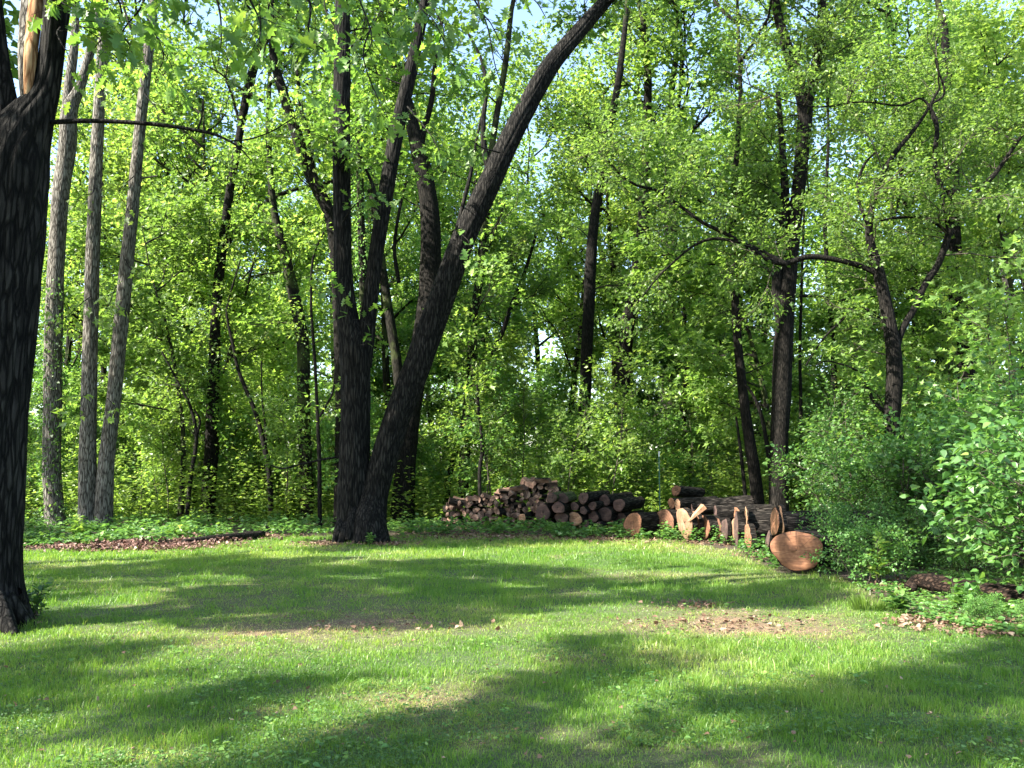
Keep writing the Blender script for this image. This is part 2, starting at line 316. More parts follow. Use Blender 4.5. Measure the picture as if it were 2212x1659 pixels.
# ------------------------------------------------------------------ growing trees
def rndv(rng): return unit(rng.normal(0, 1, 3))
def bchain(rng, p, d, L, r, n=5, wob=.22, trop=.06):
    pts = [p.copy()]; d = unit(d)
    for i in range(n):
        d = unit(d + rng.normal(0, wob, 3) * [1, 1, .7] + [0, 0, trop]); p = p + d * L / n; pts.append(p.copy())
    return np.array(pts), np.linspace(r, r * .3, n + 1)
def at_chain(c, t):
    f = t * (len(c) - 1); i = min(int(f), len(c) - 2); return c[i] + (c[i + 1] - c[i]) * (f - i), unit(c[i + 1] - c[i])
def sidedir(rng, d, ang):
    q = rndv(rng); q = q - d * np.dot(q, d); q = unit(q); return unit(d * cos(ang) + q * sin(ang))
def grow(rng, acc, chain, rad, specs, leaf, k0=6):
    """specs: list of (count, length, radius, angle, from_t, trop) per level; the last level bears leaves"""
    if not specs:
        return
    cnt, L, rr, ang, t0, trop = specs[0]
    for i in range(cnt):
        t = t0 + (1 - t0) * (i + rng.rand()) / cnt
        p, d = at_chain(chain, t)
        dd = sidedir(rng, d, ang * rng.uniform(.7, 1.25))
        dd = unit(dd * [1, 1, .75] + [0, 0, trop])
        ll = L * rng.uniform(.65, 1.2) * (1.15 - .5 * t)
        n = 6 if len(specs) > 2 else 4 if len(specs) > 1 else 3
        c, r = bchain(rng, p, dd, ll, rr * rng.uniform(.7, 1.1), n, .16 if len(specs) > 2 else .2, trop * .25)
        acc.tube(c, r, 6 if len(specs) > 2 else 4 if len(specs) > 1 else 3)
        if len(specs) == 1: leaf.append((c[0] * .6 + c[1] * .4, c[-1], unit(c[-1] - c[0])))
        grow(rng, acc, c, r, specs[1:], leaf)
def leafpts(rng, leaf, per, sig):
    if not leaf: return np.zeros((0, 3)), np.zeros((0, 3))
    a = np.array([l[0] for l in leaf]); b = np.array([l[1] for l in leaf]); d = np.array([l[2] for l in leaf])
    i = np.repeat(np.arange(len(a)), per); t = rng.rand(len(i), 1) ** .8
    p = a[i] * (1 - t) + b[i] * t * 1.05 + rng.normal(0, sig, (len(i), 3)) * [1, 1, .6]
    return p, unit(d[i] + unit(p - (a[i] + b[i]) / 2) * .8)

def proto(name, label, cat, seed, height, trunk_r, crown0, specs, per, sig, size, lm, bm, lean=.04, group=None, tmpl=DIAMOND, stems=1, width=1.0):
    rng = np.random.RandomState(seed)
    root = empty(name, (0, -300 - seed, 0), label, cat, group)
    tr = Acc(); br = Acc(); leaf = []
    for s in range(stems):
        if stems == 1: c, r = bchain(rng, np.zeros(3), np.array([0, 0, 1.0]) + rng.normal(0, lean, 3), height, trunk_r, 9, .05, .02)
        else:
            a = s * 2 * pi / stems + rng.rand(); c, r = bchain(rng, np.array([cos(a), sin(a), 0]) * .1 * stems ** .5, np.array([cos(a) * .45, sin(a) * .45, 1.0]), height * rng.uniform(.75, 1.05), trunk_r, 6, .16, .06)
        r = np.linspace(trunk_r, trunk_r * .15, len(c)); r[0] *= 1.25
        tr.tube(c, r, 8 if stems == 1 else 5)
        h0 = crown0 / height
        sp = [(specs[0][0], *specs[0][1:4], h0, specs[0][5])] + list(specs[1:])
        grow(rng, br, c, r, sp, leaf)
    p, d = leafpts(rng, leaf, per, sig); p[:, 2] = np.maximum(p[:, 2], .04)
    ks = [child('trunk' if stems == 1 else 'stems', tr.mesh('trunk', bm), root), child('branches', br.mesh('branches', bm), root),
          child('crown', leafmesh('crown', p, d, size, lm, rng, tmpl=tmpl, width=width), root)]
    KIDS[root.name] = ks
    return root

print('protos')
OPEN = [proto('unseen_dapple_tree', '', 'tree', 170 + i, 14.5, .17, 6, [(10, 3.9, .07, 1.1, 0, .12), (3, 1.3, .03, .75, .3, .05), (11, .62, .01, .95, .1, .0)], 34, .13, .18, M['leaf'], M['bark_forest'], tmpl=MAPLE) for i in range(2)]  # clumped crowns shaped to dapple the lawn from out of view
CAST = [proto('unseen_tree', '', 'tree', 160 + i, 13, .16, 6.2, [(15, 2.6, .06, 1.15, 0, .12), (8, 1.3, .022, .8, .2, .05), (5, .7, .01, .8, .15, .0)], 30, .17, .2, M['leaf'], M['bark_forest']) for i in range(2)]  # compact crowns shaped to cast shade from out of view
DENSE = [proto('unseen_tree', '', 'tree', 150 + i, 17, .22, 6.5, [(13, 3.6, .07, 1.05, 0, .2), (8, 1.7, .028, .8, .2, .1), (5, .85, .01, .8, .15, .03)], 34, .2, .2, M['leaf'], M['bark_forest']) for i in range(2)]  # crowns made denser to cast more shade from out of view
TALL = [proto('woodland_tree', '', 'tree', 100 + i, h, .2, c0, [(15, 4.4, .07, 1.05, 0, .25), (8, 1.9, .028, .8, .2, .1), (5, .85, .01, .8, .15, .03)], 14, .19, .22, M[lm], M['bark_forest'])
        for i, (h, c0, lm) in enumerate([(19, 6.5, 'leaf'), (22, 8, 'leaf_y'), (17, 5, 'leaf'), (20, 6, 'leaf_y')])]
MID = [proto('understory_tree', '', 'tree', 110 + i, h, .09, c0, [(14, 2.6, .035, 1.2, 0, .12), (7, 1.15, .016, .8, .15, .05), (5, .6, .006, .8, .1, 0)], 18, .14, .18, M[lm], M['bark_forest'], lean=.12, tmpl=MAPLE)
       for i, (h, c0, lm) in enumerate([(9, 2, 'leaf'), (11, 3, 'leaf_y'), (8, 1.6, 'leaf_d')])]
SAP = [proto('sapling', '', 'young tree', 120 + i, h, .028, c0, [(11, 1.25, .014, 1.15, 0, .1), (5, .6, .006, .8, .1, .0)], 18, .12, .155, M[lm], M['twig'], lean=.15, tmpl=MAPLE)
       for i, (h, c0, lm) in enumerate([(4.2, .8, 'leaf'), (3.2, .5, 'leaf_d'), (5, 1.2, 'leaf_y')])]
SHR = [proto('shrub', '', 'shrub', 130 + i, h, .018, .15, [(9, .9, .01, .9, 0, .12), (5, .42, .004, .8, .1, .02)], 12, .085, sz, M[lm], M['twig'], stems=7, tmpl=OVAL)
       for i, (h, sz, lm) in enumerate([(2.2, .085, 'shrub'), (1.7, .088, 'shrub'), (2.7, .085, 'leaf_d')])]
LEFTOVER = DENSE + CAST + OPEN + TALL + MID + SAP + SHR
used = set()
def place(root, loc, rz, sc, label, group=None):
    if root.name not in used:
        used.add(root.name); root.location = tuple(float(c) for c in loc); root.rotation_euler = (0, 0, rz); root.scale = (sc,) * 3
        root['label'] = label
        if group: root['group'] = group
        return root
    return copy_tree(root, loc, rz, sc, label, group)

# ------------------------------------------------------------------ trees traced from the photograph
def bark_disp(seed, amp, freq=13, lobes=0.0):
    rng = np.random.RandomState(seed); ph = rng.rand(6) * 6
    def f(i, th, pts):
        h = np.concatenate([[0], np.cumsum(np.linalg.norm(np.diff(pts, axis=0), axis=1))])[:, None]; T = th[None, :]
        wob = .6 * np.sin(h * 1.7 + ph[0]) + .5 * np.sin(h * 4.1 + ph[1])
        rid = np.abs(np.sin(freq * .5 * T + wob + 1.2 * np.sin(T * 3 + h * 2 + ph[2]))) - .5
        lob = lobes * np.exp(-h / .35) * np.sin(5 * T + ph[3])
        return 1 + amp * rid + .03 * np.sin(2 * T + h * .8 + ph[4]) + .025 * np.sin(3 * T + h * 2.3 + ph[5]) + lob
    return f
def traced(name, label, D, stems, bark, seed, k=14, n=5, amp=.05, flare=.25, crown=None, group=None, parts=None, cat='tree'):
    """stems: list of lists of (x, y, width) grid points; the first starts at the foot. crown: dict for grow()"""
    rng = np.random.RandomState(seed)
    g0 = stems[0][0]; base = P(g0[0], g0[1], D); base[2] = zg(base[0], base[1])
    root = empty(name, base, label, cat, group)
    tr = Acc(); chains = []
    for si, st in enumerate(stems):
        rows = []
        for q in st:
            Dq = D + (q[3] if len(q) > 3 else 0); p = P(q[0], q[1], Dq); rows.append([*p, px(q[2], Dq) / 2])
        if si == 0:
            rows[0][2] = base[2] - .1; rows[0][3] *= 1 + flare
            m_ = rows[1][:]; z1 = base[2] + .35
            if rows[1][2] > z1 + .3:
                t = (z1 - rows[0][2]) / (rows[1][2] - rows[0][2]); r1 = [rows[0][j] + (rows[1][j] - rows[0][j]) * t for j in range(4)]; r1[3] = rows[1][3] * 1.08; rows.insert(1, r1)
        s = spline(rows, n)
        tr.tube(s[:, :3], np.maximum(s[:, 3], .004), k if si == 0 or st[0][2] > 14 else 7, disp=bark_disp(seed + si, amp, 9 if k < 24 else 17, .10 if si == 0 and flare > .2 else 0)); chains.append((s[:, :3], s[:, 3]))
    ks = [child('trunk', tr.mesh('trunk', M[bark], base), root)]
    br = Acc(); leaf = []
    if crown:
        for ci, sp in crown.get('on', {}).items(): grow(rng, br, chains[ci][0], chains[ci][1], sp, leaf)
        for ci, (Lx, sp) in crown.get('top', {}).items():
            c, r = chains[ci]; d = unit(c[-1] - c[-2]); c2, r2 = bchain(rng, c[-1], unit(d + [0, 0, .25]), Lx, r[-1], 8, .07, .05); br.tube(c2, r2, 8); grow(rng, br, c2, r2, sp, leaf)
        if br.n: ks.append(child('branches', br.mesh('branches', M[crown.get('twig', 'bark_forest')], base), root))
        if leaf:
            p, d = leafpts(rng, leaf, crown.get('per', 20), crown.get('sig', .17))
            ks.append(child('crown', leafmesh('crown', p, d, crown.get('size', .17), M[crown.get('leaf', 'leaf')], rng, tmpl=crown.get('tmpl', MAPLE), off=base), root))
    return root, chains, base
def ivy(root, base, chain, seed, z0, z1, dens=160, size=.09):
    rng = np.random.RandomState(seed); c, r = chain; L = np.concatenate([[0], np.cumsum(np.linalg.norm(np.diff(c, axis=0), axis=1))])
    n = int(dens * L[-1]); t = rng.rand(n) * L[-1]; p = np.stack([np.interp(t, L, c[:, j]) for j in range(3)], 1); rr = np.interp(t, L, r)
    keep = (p[:, 2] > z0) & (p[:, 2] < z1) & (vn(p[:, 2] * 2, rng.rand(n) * 3, 1.0, seed) > .35); p = p[keep]; rr = rr[keep]
    a = rng.rand(len(p)) * 2 * pi; o = np.stack([np.cos(a), np.sin(a), np.zeros(len(p))], 1)
    p = p + o * (rr + .02 + rng.gamma(1.2, .05, len(p)))[:, None]
    child('ivy', leafmesh('ivy', p, o + [0, 0, -.5], size, M['leaf_d'], rng, tmpl=TRI, tilt=.9, spread=.5, off=base), root)
print('traced')
FAR_CROWN = dict(top={0: (6, [(6, 3.2, .06, 1.0, .1, .2), (6, 1.6, .024, .8, .2, .1), (5, .8, .009, .8, .1, 0)])}, per=13, size=.19)
SIDE = [(7, 2.2, .03, 1.2, .35, .1), (6, 1.1, .014, .8, .1, .05), (4, .6, .006, .8, .1, 0)]
def fc(**kw): d = dict(FAR_CROWN); d.update(kw); return d

# left foreground oak
oak_crown = dict(top={0: (7, [(7, 4.2, .08, 1.0, .1, .2), (7, 1.9, .03, .8, .2, .1), (6, .9, .01, .8, .1, 0)]), 1: (7, [(7, 4.2, .08, 1.0, .1, .2), (7, 1.9, .03, .8, .2, .1), (6, .9, .01, .8, .1, 0)])}, per=13, size=.2, leaf='oak', twig='bark_shaded', sig=.2)
T1, T1c, T1b = traced('oak_tree', 'huge nearly black forked trunk cut off by the left edge of the photo', 9.5,
    [[(-33, 1340, 165), (-35, 1180, 142), (-31, 1000, 148), (-25, 860, 152), (-13, 700, 160), (-3, 540, 166), (10, 400, 170), (30, 325, 150), (64, 260, 100), (99, 190, 58), (114, 90, 52), (127, -20, 56), (146, -200, 50)],
     [(7, 360, 120), (-6, 260, 96), (-19, 150, 76), (-33, 0, 66), (-56, -200, 56)],
     [(112, 264, 12), (180, 261, 11), (260, 263, 9.5), (330, 268, 9), (400, 277, 8), (455, 288, 6.5), (492, 303, 5), (520, 322, 3.5), (545, 350, 2)],
     [(428, 279, 5), (436, 250, 4), (438, 215, 3)], [(492, 305, 4), (540, 300, 3.5), (590, 282, 3), (640, 250, 2)]], 'bark_shaded', 201, k=72, n=9, amp=.10, flare=.3, crown=oak_crown)
a = Acc(); s = spline([[*P(60, 250, 9.5), px(6, 9)], [*P(61, 200, 9.38), px(9, 9)], [*P(66, 120, 9.4), px(15, 9)], [*P(73, 50, 9.5), px(16, 9)], [*P(82, -30, 9.6), px(16, 9)], [*P(96, -200, 9.9), px(14, 9)]], 6)
a.tube(s[:, :3], s[:, 3], 20, disp=bark_disp(5, .1, 7)); child('dead_stem', a.mesh('dead_stem', M['bare'], T1b), T1, 'dead stem between the two forks, stripped to orange bare wood')
a = Acc(); s2 = s.copy(); s2[:, 0] -= .095 * np.linspace(.4, 1.3, len(s)); s2[:, 1] += .015; a.tube(s2[:, :3], s2[:, 3] * .95, 20, disp=bark_disp(6, .14, 9)); child('dead_stem_bark', a.mesh('dead_stem_bark', M['bark_grey'], T1b), T1)

a = Acc()
for (x0, y0, x1, y1, w0, dd) in [(10, 1290, 75, 1352, 30, -.3), (-10, 1290, 30, 1368, 34, -.45), (30, 1280, 66, 1338, 26, -.05), (-40, 1290, -40, 1366, 34, -.4)]:
    q0 = P(x0, y0, 9.45 + dd * .5); q1 = G(x1, y1); s = spline([[*q0, px(w0 * .6, 9.5)], [*((q0 + q1) / 2 + [0, 0, -.04]), px(w0 * .55, 9.5)], [*(q1 - [0, 0, .03]), px(w0 * .3, 9.5)]], 6); a.tube(s[:, :3], s[:, 3], 12, disp=bark_disp(abs(x1), .1))
child('roots', a.mesh('roots', M['bark_shaded'], T1b), T1)

# central three-stemmed tree
T6_specs = [(8, 3.6, .06, .9, .1, .2), (7, 1.7, .026, .8, .2, .1), (6, .85, .009, .8, .1, 0)]
T6, T6c, T6b = traced('forked_tree', 'tall dark tree at the lawn edge, forking low into upright stems and a leaning one', 20.1,
    [[(762, 1172, 74), (762, 1120, 68), (765, 1000, 62), (768, 850, 60), (766, 760, 62), (752, 690, 46), (742, 600, 40), (740, 500, 39), (738, 400, 38), (738, 200, 36), (740, 40, 33), (742, -120, 28)],
     [(798, 1172, 88, -.25), (798, 1130, 72, -.2), (808, 1070, 60), (828, 1000, 57), (858, 900, 56), (902, 790, 56), (948, 660, 54), (1000, 520, 52), (1062, 385, 50), (1120, 265, 44), (1180, 155, 40), (1230, 92, 35), (1292, 20, 30), (1360, -60, 26)],
     [(778, 790, 50), (790, 720, 38), (800, 650, 31), (815, 530, 31), (838, 390, 33), (862, 260, 32), (895, 120, 28), (915, 20, 22), (935, -80, 18)],
     [(1058, 365, 20), (1046, 320, 13), (1044, 260, 11), (1050, 190, 9), (1040, 130, 7), (1010, 70, 5)],
     [(985, 505, 10), (1003, 430, 9), (1018, 370, 8), (1028, 310, 6), (1040, 250, 4)],
     [(822, 460, 9), (805, 400, 8), (790, 365, 6)],
     [(740, 985, 5), (700, 992, 5), (650, 1003, 4), (612, 1012, 4), (585, 1005, 3)]], 'bark_shaded', 206, k=60, n=9, amp=.09, flare=.12,
    crown=dict(on={0: [(7, 2.2, .03, 1.1, .72, .1)] + SIDE[1:], 2: [(7, 2.0, .03, 1.1, .5, .1)] + SIDE[1:], 1: [(5, 2.0, .03, 1.1, .85, .1)] + SIDE[1:]}, top={0: (6, T6_specs), 1: (7, T6_specs), 2: (5, T6_specs)}, per=9, size=.2, leaf='oak', twig='bark_shaded'))

# roots and buttress at the foot of the central tree
a = Acc()
for (x0, y0, x1, y1, w0) in [(760, 1120, 735, 1176, 22), (790, 1110, 770, 1180, 26), (810, 1120, 812, 1184, 28), (800, 1130, 838, 1180, 24), (770, 1090, 752, 1165, 20), (742, 1120, 722, 1172, 18)]:
    s = spline([[*P(x0, y0, 19.95), px(w0 * .6, 20)], [*P((x0 + x1) / 2, (y0 + y1) / 2 - 4, 19.75), px(w0 * .55, 20)], [*P(x1, y1 + 2, 19.6), px(w0 * .35, 20)]], 6); a.tube(s[:, :3], s[:, 3], 12, disp=bark_disp(x0, .08))
child('roots', a.mesh('roots', M['bark_shaded'], T6b), T6)

# pale twin tree and its neighbour on the left
T2, T2c, T2b = traced('twin_trunk_tree', 'pale grey tree on the left with two trunks joined at the foot', 24,
    [[(190, 1145, 40.5), (190, 1060, 37.0), (190, 950, 33.4), (196, 700, 30.8), (204, 450, 27.3), (213, 250, 24.6), (222, 90, 21.1), (226, 0, 15.8)],
     [(222, 1145, 38.7), (226, 1050, 35.2), (234, 960, 31.7), (250, 820, 29.9), (266, 650, 29.0), (286, 450, 26.4), (305, 250, 23.8), (322, 100, 21.1), (335, -20, 17.6)],
     [(285, 385, 5.3), (310, 384, 4.4), (340, 380, 3.5)]], 'bark_grey', 211, k=36, n=7, amp=.07, flare=.3, crown=dict(top={0: (6, T6_specs), 1: (6, T6_specs)}, per=7, size=.19, leaf='leaf_y'))
t, c, b = traced('ivied_tree', 'grey tree with ivy up its trunk, beside the big dark trunk on the left', 25,
    [[(120, 1140, 44), (112, 1000, 38), (114, 850, 38), (116, 700, 36), (122, 560, 34), (130, 430, 36), (145, 320, 38), (150, 240, 34), (172, 190, 22), (195, 110, 18), (215, 0, 14)], [(146, 300, 26), (148, 200, 22), (160, 100, 18), (165, -20, 14)]], 'bark_grey', 212, k=28, n=6, amp=.035, crown=fc(leaf='leaf_y'))
ivy(t, b, c[0], 31, .3, 7, 260)
t, c, b = traced('slender_tree', 'straight slim tree with a pale foot and ivy above, left of the central forked tree', 29,
    [[(450, 1112, 34), (453, 1030, 30), (458, 950, 29), (462, 800, 25), (468, 650, 22), (480, 540, 21), (494, 430, 18), (512, 320, 16), (535, 200, 20), (560, 110, 20), (600, 40, 18), (640, -20, 14)],
     [(480, 545, 14), (505, 505, 12), (545, 460, 11), (590, 428, 10), (640, 408, 9.5), (700, 396, 9), (760, 380, 8), (830, 350, 6), (880, 325, 3)],
     [(500, 400, 10), (520, 300, 8), (505, 220, 6), (480, 150, 5)]], 'bark_mid_shaded', 213, n=5, crown=fc(on={0: [(10, 1.8, .025, 1.2, .3, .1), (5, 1.0, .012, .8, .1, .05), (4, .5, .005, .8, .1, 0)]}))
ivy(t, b, c[0], 32, 3.2, 9, 140)
traced('bent_sapling', 'thin dark sapling bending left as it rises, left of the central forked tree', 26.5,
    [[(588, 1105, 11), (582, 1030, 11), (572, 970, 11), (555, 900, 10), (535, 850, 9), (515, 800, 8), (502, 740, 6), (490, 680, 5), (496, 640, 4), (520, 560, 3)], [(573, 985, 6), (574, 930, 5), (566, 860, 4), (565, 780, 3)]], 'bark_mid_shaded', 214, k=8,
    crown=dict(on={0: [(7, 1.5, .015, 1.1, .35, .1), (5, .7, .006, .8, .1, 0)]}, per=18, size=.13, leaf='leaf_y'), cat='young tree')
traced('forked_sapling', 'thin black sapling splitting in two, between the pale twin tree and the slender tree', 27,
    [[(404, 1085, 9), (412, 1030, 9), (421, 980, 9), (424, 935, 8), (412, 880, 7), (392, 840, 5), (350, 760, 4)], [(424, 945, 6), (432, 910, 5), (420, 885, 4)]], 'bark_mid_shaded', 215, k=8,
    crown=dict(on={0: [(7, 1.6, .015, 1.1, .4, .1), (5, .7, .006, .8, .1, 0)]}, per=20, size=.13, leaf='leaf'), cat='young tree')
traced('woodland_tree', 'short dark trunk seen far back between the pale twin tree and the slender tree', 38, [[(344, 1075, 14), (346, 1000, 14), (348, 930, 13), (345, 850, 12), (350, 700, 11), (352, 500, 9)]], 'bark_mid_shaded', 216, k=8, crown=fc())
t, c, b = traced('ivied_tree', 'dark tree with mossy ivy just left of the central forked tree', 28,
    [[(668, 1100, 32), (660, 1000, 30), (657, 916, 28), (655, 760, 27), (647, 696, 26), (631, 616, 26), (612, 540, 22), (590, 440, 16), (580, 300, 12)]], 'bark_forest', 217, crown=fc(on={0: SIDE}))
ivy(t, b, c[0], 33, .5, 8, 120)
traced('leaning_tree', 'thick dark trunk leaning left, high up behind the central forked tree', 26,
    [[(735, 1110, 28), (738, 900, 27), (732, 700, 26), (725, 560, 26), (712, 465, 26), (675, 385, 26), (640, 290, 25), (612, 200, 22), (590, 120, 18), (590, 20, 14)], [(675, 370, 14), (668, 300, 12), (650, 230, 9), (640, 130, 7)]], 'bark_mid_shaded', 218, crown=fc(on={0: [(10, 2.2, .03, 1.2, .4, .1)] + SIDE[1:]}))
t, c, b = traced('ivied_tree', 'ivy-clad trunk standing between the upright stems of the central forked tree', 25.5,
    [[(796, 1105, 20), (790, 950, 19), (786, 780, 18), (784, 600, 18), (779, 450, 17), (776, 300, 15), (770, 150, 12), (765, 20, 9)]], 'bark_forest', 219, k=9, crown=fc())
ivy(t, b, c[0], 34, .5, 13, 260)
traced('woodland_tree', 'broad black trunk behind the gap between the central upright stem and the leaning stem', 27,
    [[(868, 1105, 46), (880, 950, 46), (900, 800, 46), (925, 660, 46), (930, 560, 46), (928, 450, 42), (912, 360, 40), (896, 290, 32), (880, 220, 24), (855, 140, 20), (830, 60, 16)],
     [(914, 370, 18), (912, 300, 14), (932, 220, 12), (940, 140, 10), (955, 40, 8)], [(862, 610, 9), (852, 540, 8), (860, 470, 7), (875, 400, 6)]], 'bark_mid_shaded', 220, k=16, crown=fc(on={0: [(5, 2.4, .03, 1.2, .5, .1)] + SIDE[1:]}))
t, c, b = traced('ivied_tree', 'slim ivy-clad tree rising behind the left end of the firewood stack', 27.5,
    [[(1000, 1090, 26), (1003, 1000, 24), (1010, 900, 23), (1020, 780, 22), (1022, 690, 20), (1036, 600, 18), (1045, 500, 16), (1055, 430, 15), (1065, 300, 14), (1090, 150, 14), (1105, 20, 11)], [(1040, 560, 8), (1060, 520, 7), (1090, 440, 5)]], 'bark_forest', 221, crown=fc(on={0: SIDE}))
ivy(t, b, c[0], 35, .8, 9, 150)
traced('leaning_tree', 'thin trunk leaning right behind the left half of the firewood stack', 28.5,
    [[(962, 1100, 14), (968, 1040, 14), (985, 970, 13), (1005, 900, 12), (1040, 800, 12), (1078, 735, 11), (1105, 660, 10), (1130, 600, 8), (1160, 500, 6)]], 'bark_mid_shaded', 222, k=9, crown=dict(on={0: SIDE}, per=34))
traced('woodland_tree', 'dark trunk behind the firewood stack, in the middle of the photo', 33,
    [[(1258, 1080, 30), (1260, 960, 28), (1264, 850, 27), (1268, 750, 26), (1275, 600, 25), (1281, 500, 22), (1295, 400, 19), (1312, 300, 18), (1335, 180, 15), (1350, 60, 12)]], 'bark_mid_shaded', 223, crown=fc(on={0: [(6, 2.4, .03, 1.2, .4, .1)] + SIDE[1:]}))
traced('woodland_tree', 'broken-barked dark trunk half hidden right of the trunk behind the firewood stack', 37,
    [[(1340, 1070, 32), (1342, 900, 32), (1350, 760, 31), (1360, 680, 30), (1374, 600, 28), (1388, 500, 26), (1395, 350, 22), (1400, 180, 18)]], 'bark_mid_shaded', 224, crown=fc(on={0: SIDE}))
traced('woodland_tree', 'straight pale brown trunk standing back behind the green stake', 40,
    [[(1442, 1065, 32), (1443, 900, 30), (1445, 750, 28), (1446, 600, 27), (1448, 400, 22), (1450, 200, 16)]], 'bark_grey', 225, crown=fc(on={0: [(5, 2.4, .03, 1.2, .5, .1)] + SIDE[1:]}))
traced('slender_tree', 'pole-thin dark tree with a kink near the ground, right of the green stake', 30,
    [[(1494, 1075, 11), (1492, 1010, 10), (1477, 940, 10), (1480, 860, 10), (1482, 760, 9), (1476, 650, 10), (1472, 590, 8), (1480, 480, 6), (1490, 350, 5)]], 'bark_mid_shaded', 226, k=8, crown=dict(on={0: [(8, 1.8, .02, 1.2, .4, .1), (5, .8, .008, .8, .1, 0)]}, per=18, leaf='leaf_d'))
traced('woodland_tree', 'rough dark tree leaning left behind the sawn slabs', 25.5,
    [[(1642, 1095, 28), (1630, 1020, 26), (1614, 920, 22), (1602, 820, 20), (1592, 720, 19), (1586, 600, 17), (1582, 480, 15), (1590, 350, 12), (1600, 200, 10)], [(1612, 1092, 8), (1606, 1030, 8), (1598, 960, 7), (1590, 900, 5)]], 'bark_mid_shaded', 227, crown=fc(on={0: SIDE}, leaf='leaf'))
traced('forked_tree', 'tall dark tree behind the largest felled trunk, forking high up into a Y', 24.5,
    [[(1680, 1105, 42), (1682, 1000, 40), (1686, 900, 40), (1690, 800, 42), (1696, 680, 38), (1706, 580, 32), (1716, 480, 30), (1728, 380, 30), (1736, 290, 32), (1738, 225, 34), (1722, 170, 30), (1700, 100, 24), (1682, 40, 20), (1668, -40, 16)],
     [(1736, 240, 28), (1752, 190, 26), (1764, 130, 22), (1774, 60, 20), (1776, -30, 16)],
     [(1690, 720, 24), (1678, 620, 22), (1690, 500, 20), (1696, 420, 18), (1690, 320, 14), (1680, 200, 10)],
     [(1670, 1060, 10), (1650, 920, 9), (1630, 860, 7), (1610, 830, 5)], [(1700, 640, 8), (1760, 640, 6), (1820, 648, 5), (1890, 640, 3)]], 'bark_mid_shaded', 228, k=18,
    crown=fc(on={0: [(13, 2.2, .03, 1.2, .3, .1)] + SIDE[1:], 1: SIDE, 2: SIDE}, leaf='leaf', size=.15))
# spreading tree on the right with the long limb
traced('spreading_tree', 'crooked dark tree above the bushes on the right, one long limb arching far left', 19.5,
    [[(1958, 1150, 28.8), (1950, 1080, 28.8), (1938, 1000, 30.4), (1926, 920, 33.6), (1932, 830, 33.6), (1928, 740, 30.4), (1912, 650, 25.6), (1896, 580, 24.0), (1880, 525, 19.2), (1879, 480, 14.4), (1898, 395, 12.8), (1930, 335, 11.0), (1988, 262, 7.6), (2030, 190, 5.1)],
     [(1926, 800, 15.4), (1946, 720, 14.1), (1976, 665, 14.1), (1998, 615, 14.1), (2027, 570, 14.1), (2046, 515, 14.1), (2050, 490, 14.1), (2036, 420, 11.5), (2019, 350, 10.2), (2023, 268, 9.5), (1992, 214, 5.4), (1945, 228, 4.1), (1860, 220, 3.8), (1760, 231, 3.4), (1662, 204, 2.7), (1560, 150, 1.4)],
     [(2050, 495, 12.8), (2090, 432, 11.9), (2142, 384, 11.0), (2178, 335, 8.5), (2230, 260, 6.0)],
     [(1892, 590, 12.8), (1860, 575, 12.2), (1800, 560, 12.2), (1745, 555, 12.8), (1700, 568, 12.2), (1662, 562, 11.5), (1620, 535, 10.2), (1570, 506, 9.5), (1520, 482, 8.2), (1470, 446, 7.4), (1420, 412, 6.8), (1375, 400, 6.1), (1335, 372, 5.4), (1312, 345, 4.1), (1290, 300, 2.7)],
     [(1700, 572, 10.2), (1640, 540, 8.5), (1590, 522, 7.6), (1540, 516, 6.8), (1500, 530, 6.0), (1462, 560, 5.1), (1420, 600, 4.2), (1380, 650, 3.4), (1330, 700, 1.7)],
     [(1879, 500, 7.6), (1852, 420, 6.8), (1865, 360, 6.0), (1890, 330, 4.2)],
     [(2046, 500, 7.6), (2000, 472, 6.8), (1940, 470, 6.0), (1890, 480, 4.2)],
     [(1926, 900, 10.2), (1890, 870, 8.5), (1870, 830, 6.8), (1850, 800, 5.1), (1790, 780, 3.4), (1760, 790, 2.5)],
     [(1910, 690, 6.8), (1850, 660, 6.0), (1820, 690, 5.1), (1780, 730, 4.2), (1740, 790, 3.4)],
     [(2024, 280, 5.1), (2010, 230, 6.0), (2040, 200, 5.1), (2020, 120, 4.2), (2040, 30, 2.5)]], 'bark_mid_shaded', 229, k=16, n=6,
    crown=dict(on={0: [(12, 1.8, .02, 1.2, .4, .1), (6, .9, .01, .8, .1, .05), (4, .5, .004, .8, .1, 0)], 1: [(16, 1.6, .02, 1.2, .25, .1), (6, .9, .01, .8, .1, .05), (4, .5, .004, .8, .1, 0)], 2: [(6, 1.6, .02, 1.1, .2, .1), (6, .9, .01, .8, .1, .05), (4, .5, .004, .8, .1, 0)],
                   3: [(14, 1.4, .014, 1.2, .25, .12), (6, .8, .007, .8, .1, .05), (3, .45, .003, .8, .1, 0)], 4: [(8, 1.1, .01, 1.2, .2, .0), (5, .6, .005, .8, .1, 0)]}, per=23, size=.095, sig=.12, leaf='leaf', twig='twig', tmpl=OVAL))
traced('woodland_tree', 'straight black trunk behind the right fork of the spreading tree', 29,
    [[(2088, 1095, 34), (2088, 900, 34), (2084, 720, 34), (2066, 640, 32), (2061, 540, 32), (2058, 450, 28), (2056, 320, 26), (2048, 200, 22), (2040, 60, 16)]], 'bark_mid_shaded', 230, crown=fc(on={0: [(5, 2.4, .03, 1.2, .5, .1)] + SIDE[1:]}))
traced('woodland_tree', 'thin pale trunk near the right edge of the photo', 32, [[(2188, 1090, 15), (2186, 900, 14), (2186, 790, 14), (2184, 660, 12), (2160, 560, 10), (2150, 420, 8)]], 'bark_grey', 231, k=8, crown=fc())
